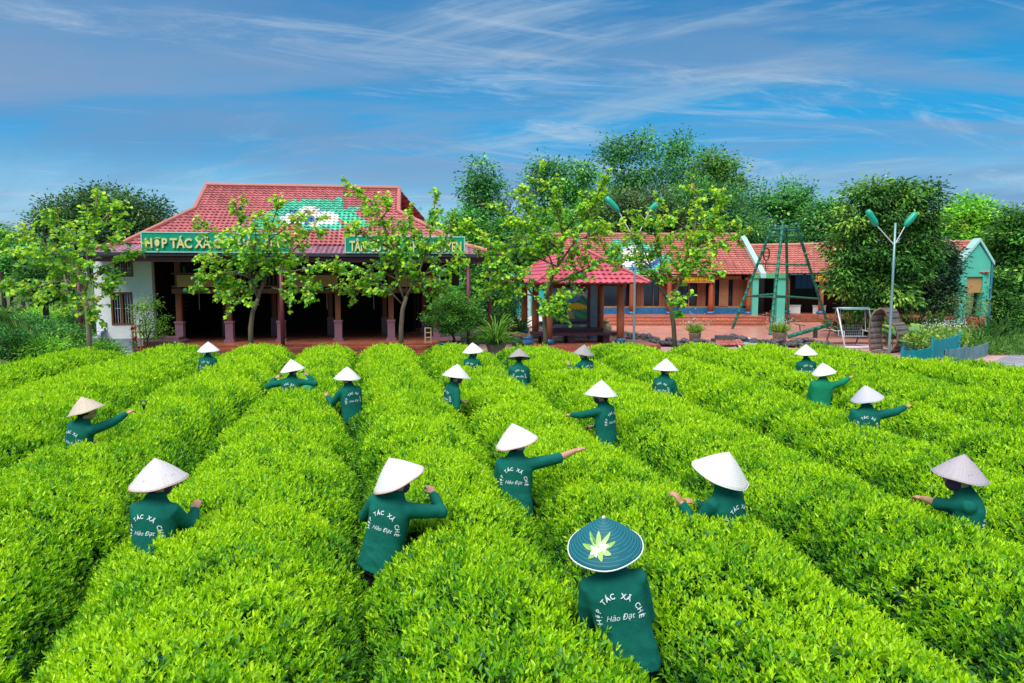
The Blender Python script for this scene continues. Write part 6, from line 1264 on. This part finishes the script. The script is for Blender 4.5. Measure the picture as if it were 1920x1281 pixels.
for k in range(4): mb = MB(); z = zb_+(zt_-zb_)*(.05+.3*k); mb.box(x0+.04, x1-.04, Yl+.205, Yl+.245, z, z+.035); mb.build('rung', [PALEW], T)
# flower pots on the terrace
for k, (u, Y, lab) in enumerate(((1303, 31.2, 'left tan pot of light green plants with tiny white flowers on the stone border'), (1462, 31.4, 'right tan pot of light green plants with tiny white flowers near the seesaw'))):
    zb_, zt_ = .2, aty(u, 624 if k == 0 else 623, Y)[2]; c = aty(u, 630, Y); T = thing('flower_pot', lab, 'flower pot', (c[0], Y, zb_), 'tan flower pots on the stone border'); s = (.28, .33)[k]
    mb = MB(); mb.lathe([(s*.75, zb_-.15), (s, zt_-.02), (s*1.03, zt_), (s*.9, zt_-.01)], c[0], Y, 20); mb.build('pot', [mat('tan_pot', (.40, .29, .20), .8, .25, 5, .2)], T, smooth=True)
    top = np.array([c[0], Y, zt_]); r = np.random.default_rng(90+k); putleaf('foliage', *straps(top, 150, .38+.05*k, .07, [(.12, .34, .03), (.28, .52, .05), (.40, .58, .08)], [3, 4, 3], 91+k, up=1.15, droop=.5, r0=s*.8, segs=3), T)
    n = 130; P = top+np.stack([r.normal(size=n)*.45, r.normal(size=n)*.3, .30+np.abs(r.normal(size=n))*.30], -1); putleaf('blossom', P, randdir(n, r), randdir(n, r), np.full(n, .05), np.full(n, .045), np.full((n, 3), .75)*r.uniform(.8, 1, (n, 1)), T)
    mb = MB()
    for q in range(0, n, 4): mb.tube([top, P[q]], [.005, .003], 3)
    mb.build('stalks', [mat('thin_stalk', (.10, .2, .05), .8)], T)
# --- plot with teal netting at right --------------------------------------------------
NET = mat('teal_netting', (.01, .30, .34), .6, .25, 7); NETD = mat('blue_sheet', (.02, .14, .22), .6, .2, 3); GPAN = mat('grey_green_panel', (.13, .26, .28), .7, .3, 3, .2)
def panel(T, name, p, q, z0, z1, mt, th=.03):
    p = np.array([*p[:2], 0.]); q = np.array([*q[:2], 0.]); d = norm(q-p); n_ = np.array([-d[1], d[0], 0])*th; mb = MB(); n = 10; vs = []
    for k in range(n+1):
        c = p+(q-p)*k/n; sg = -.05*math.sin(math.pi*k/n)+.012*math.sin(k*2.1)
        vs += [c+[0, 0, z0], c+n_+[0, 0, z0], c+n_+[0, 0, z1+sg], c+[0, 0, z1+sg]]
    fs = [[4*k+a, 4*k+4+a, 4*k+4+(a+1) % 4, 4*k+(a+1) % 4] for k in range(n) for a in range(4)]; mb.add(vs, fs, False); return mb.build(name, [mt], T)
T = thing('netting_fence', 'bright teal netting fence stretched round the vegetable plot beside the tea', 'fence', G(1745, 670))
n0, n1, n2 = G(1690, 690, 0), G(1746, 682, 0), G(1797, 668, 0); hN = lambda p, v: (CAM_H-(v-525)*p[1]/FPX)
panel(T, 'net', n0, n1, .1, .60, NET); panel(T, 'net', n1, n2, .1, .86, NET)
for p_, h_ in ((n0, .7), (n1, 1.0), (n2, .95)): mb = MB(); mb.tube([(p_[0], p_[1], 0), (p_[0], p_[1], h_)], .045, 8); mb.build('post', [NET], T)
T = thing('sheet_fence', 'low dark blue sheet edging behind the heart sculpture', 'fence', G(1700, 655)); panel(T, 'sheet', G(1690, 668), G(1740, 664), .05, .55, NETD)
T = thing('panel_fence', 'low grey-green corrugated panels at the road end of the plot', 'fence', G(1800, 680)); p0_, p1_, p2_ = G(1770, 690), G(1812, 680), G(1852, 668); panel(T, 'panel', p0_, p1_, 0, .62, GPAN); panel(T, 'panel', p1_, p2_, 0, .55, GPAN)
def patch(name, label, cat, us, vs_, z, n, leafr, cols, wts, seed, hgt=.35, wr=.5, Yr=None):
    r = np.random.default_rng(seed); P = np.array([G(r.uniform(*us), r.uniform(*vs_), 0) for _ in range(n)]); P[:, 2] = z+r.random(n)*hgt
    o = putleaf(name, P, norm(r.normal(size=(n, 3))+[0, 0, .7]), norm(r.normal(size=(n, 3))*.6+[0, 0, 1]), r.uniform(*leafr, n), r.uniform(*leafr, n)*wr, pal(n, cols, wts, r), None); tag(o, label, cat); o['kind'] = 'stuff'; return o
patch('vegetable_bed', 'bright leafy vegetable bed behind the teal netting', 'vegetables', (1690, 1815), (640, 668), .25, 3800, (.12, .24), [(.10, .28, .03), (.26, .46, .05), (.40, .52, .10)], [3, 4, 2], 95, .55)
patch('white_flowers', 'tiny white flowers above the vegetable bed', 'flowers', (1725, 1810), (628, 655), .7, 420, (.05, .08), [(.7, .72, .7)], [1], 96, .35, .9)
patch('roadside_grass', 'rough grass and weeds along the grey road', 'grass', (1800, 1930), (640, 668), .0, 5200, (.12, .3), [(.06, .20, .03), (.13, .34, .04), (.22, .40, .06)], [3, 4, 2], 97, .3, .16)
r = np.random.default_rng(98)
T = thing('lotus_plant', 'group of big round yellow-green lotus leaves seen through the heart sculpture', 'plant', G(1720, 665)); A = []; mb = MB()
for k in range(26):
    u = r.choice([r.uniform(1658, 1675), r.uniform(1704, 1740)]); p = G(u, r.uniform(646, 655), 0); z = r.uniform(.5, .95); c = np.array([p[0], p[1], z]); R_ = r.uniform(.16, .28); tl = norm(np.array([r.normal()*.35, -.45+r.normal()*.3, 1])); ax_ = norm(np.cross(tl, [1, .2, 0])); ay_ = np.cross(tl, ax_)
    mb.col = tuple(pal(1, [(.10, .30, .10), (.30, .48, .08), (.48, .52, .08)], [3, 3, 2], r)[0]); m = 12; vs = [c-tl*.05]+[c+R_*(ax_*math.cos(t)+ay_*math.sin(t))*(1+.07*math.sin(3*t+k))+tl*.02*math.sin(4*t) for t in np.linspace(0, 2*math.pi, m, endpoint=False)]
    mb.add(vs, [(0, 1+j, 1+(j+1) % m) for j in range(m)], False); mb.col = (.1, .2, .05); mb.tube([(p[0], p[1], 0), c-tl*.05], .012, 4)
mb.build('lotus_leaves', [LEAF], T)
for k, (u, v, Y, n, L_, wd, lab) in enumerate(((1600, 612, 35.5, 90, 1.5, .16, 'canna clump with orange flowers behind the garden swing'), (1715, 618, 34.5, 110, 1.3, .15, 'canna clump right of the heart sculpture'), (1745, 612, 35.5, 90, 1.3, .15, 'canna clump under the dark shade tree'), (1688, 620, 34, 70, 1.2, .15, 'canna clump behind the heart sculpture lobe'), (1855, 640, 33, 90, 1.1, .08, 'dark grassy clump at the road corner'), (1885, 640, 35, 90, 1.2, .08, 'grassy clump between the road and the dark tree'), (1835, 648, 31, 50, .8, .08, 'short grassy clump at the foot of the mint gable'))):
    c = aty(u, v, Y); c[2] = max(.05, c[2]-.6); T = strap_plant('canna_plant', lab, c, n, L_, wd, [(.02, .10, .02), (.05, .20, .03), (.13, .32, .04)], [3, 4, 3], 100+k, up=1.1, droop=.45, r0=.5)
    if k < 4: m_ = 14; P = c+np.stack([r.normal(size=m_)*.4, r.normal(size=m_)*.2, L_*.8+r.random(m_)*.3], -1); putleaf('blossom', P, randdir(m_, r), randdir(m_, r), np.full(m_, .12), np.full(m_, .09), pal(m_, [(.7, .28, .03), (.7, .45, .05)], [1, 1], r), T)
Y = 40; a_, b_ = aty(1758, 610, Y), aty(1795, 635, Y)
for k, (u0, u1, cc, lab) in enumerate(((1763, 1779, (.55, .42, .40), 'pale pink cloth sheet hung by the mint gable'), (1781, 1794, (.02, .20, .17), 'dark green bin panel next to the pale pink sheet'))):
    x0, x1 = aty(u0, 600, Y)[0], aty(u1, 600, Y)[0]; T = thing('hanging_cloth', lab, 'cloth', ((x0+x1)/2, Y, 0)); mb = MB(); z0, z1 = aty(u0, 634, Y)[2], aty(u0, 600, Y)[2]; n = 9; vs = []
    for q in range(n+1): x = x0+(x1-x0)*q/n; dy = .04*math.sin(q*1.9); vs += [(x, Y+dy, max(0, z0)), (x, Y+dy, z1), (x, Y+dy+.02, z1), (x, Y+dy+.02, max(0, z0))]
    mb.add(vs, [[4*q+a, 4*q+4+a, 4*q+4+(a+1) % 4, 4*q+(a+1) % 4] for q in range(n) for a in range(4)], False); mb.build('sheet', [mat('cloth_%s' % ('pink', 'green')[k], cc, .9, .15, 5)], T); mb = MB(); mb.tube([(x0-.05, Y, z1+.03), (x1+.05, Y, z1+.03)], .02, 5); mb.tube([(x0-.05, Y, 0), (x0-.05, Y, z1+.05)], .025, 5); mb.build('rail', [WOODD], T)
# sprinklers
for k, (u, v, Y, hgt, lab) in enumerate(((270, 772, 9.9, .1, 'black sprinkler head beside the outstretched hand of the tan hat picker'), (1600, 698, 14.2, .1, 'black sprinkler head standing out of the tea at right'), (951, 672, 16.2, .3, 'thin green pipe stake by the grey hat picker'))):
    c = aty(u, v, Y); T = thing('sprinkler', lab, 'sprinkler', (c[0], Y, 0), 'sprinklers in the tea'); PL = mat('black_plastic', (.015, .02, .03), .5); mb = MB(); z1 = c[2]+.05
    mb.tube([(c[0], Y, 0), (c[0], Y, z1)], .012 if k < 2 else .02, 8); mb.build('riser', [PL if k < 2 else mat('teal_pipe', (.02, .12, .10), .5)], T)
    if k < 2:
        mb = MB(); mb.tube([(c[0], Y, z1), (c[0], Y, z1+.05)], [.018, .022], 8)
        for sx in (-1, 1): mb.tube([(c[0], Y, z1+.04), (c[0]+sx*.045, Y, z1+.07), (c[0]+sx*.03, Y, z1+.11)], .008, 6)
        mb.tube([(c[0]-.06, Y, z1+.11), (c[0]+.06, Y, z1+.11)], .009, 6); mb.build('nozzle', [PL], T)
# bag of picker 2
p = PEOPLE[1]; c = aty(578, 722, p['hp'][1]-.05); T = thing('harvest_bag', 'pale green plastic bag hanging at the side of the picker with raised elbows', 'bag', (c[0], c[1], c[2]-.15)); mb = MB()
loft(mb, [(c+np.array([0, 0, z]), np.array([1., 0, 0]), np.array([0, 1., 0]), rx, ry) for z, rx, ry in ((-.14, .04, .03), (-.12, .10, .07), (0, .11, .08), (.08, .09, .06), (.12, .04, .03))]); mb.build('sack', [mat('pale_green_plastic', (.06, .50, .28), .35, .25, 14, .4)], T, smooth=True)
mb = MB(); mb.tube([c+[0, 0, .12], c+[-.08, .02, .25], c+[-.16, .02, .2]], .008, 5); mb.build('handle', [MATS['pale_green_plastic']], T)
for o in list(sc.objects):
    if '_o' in o: del o['_o']
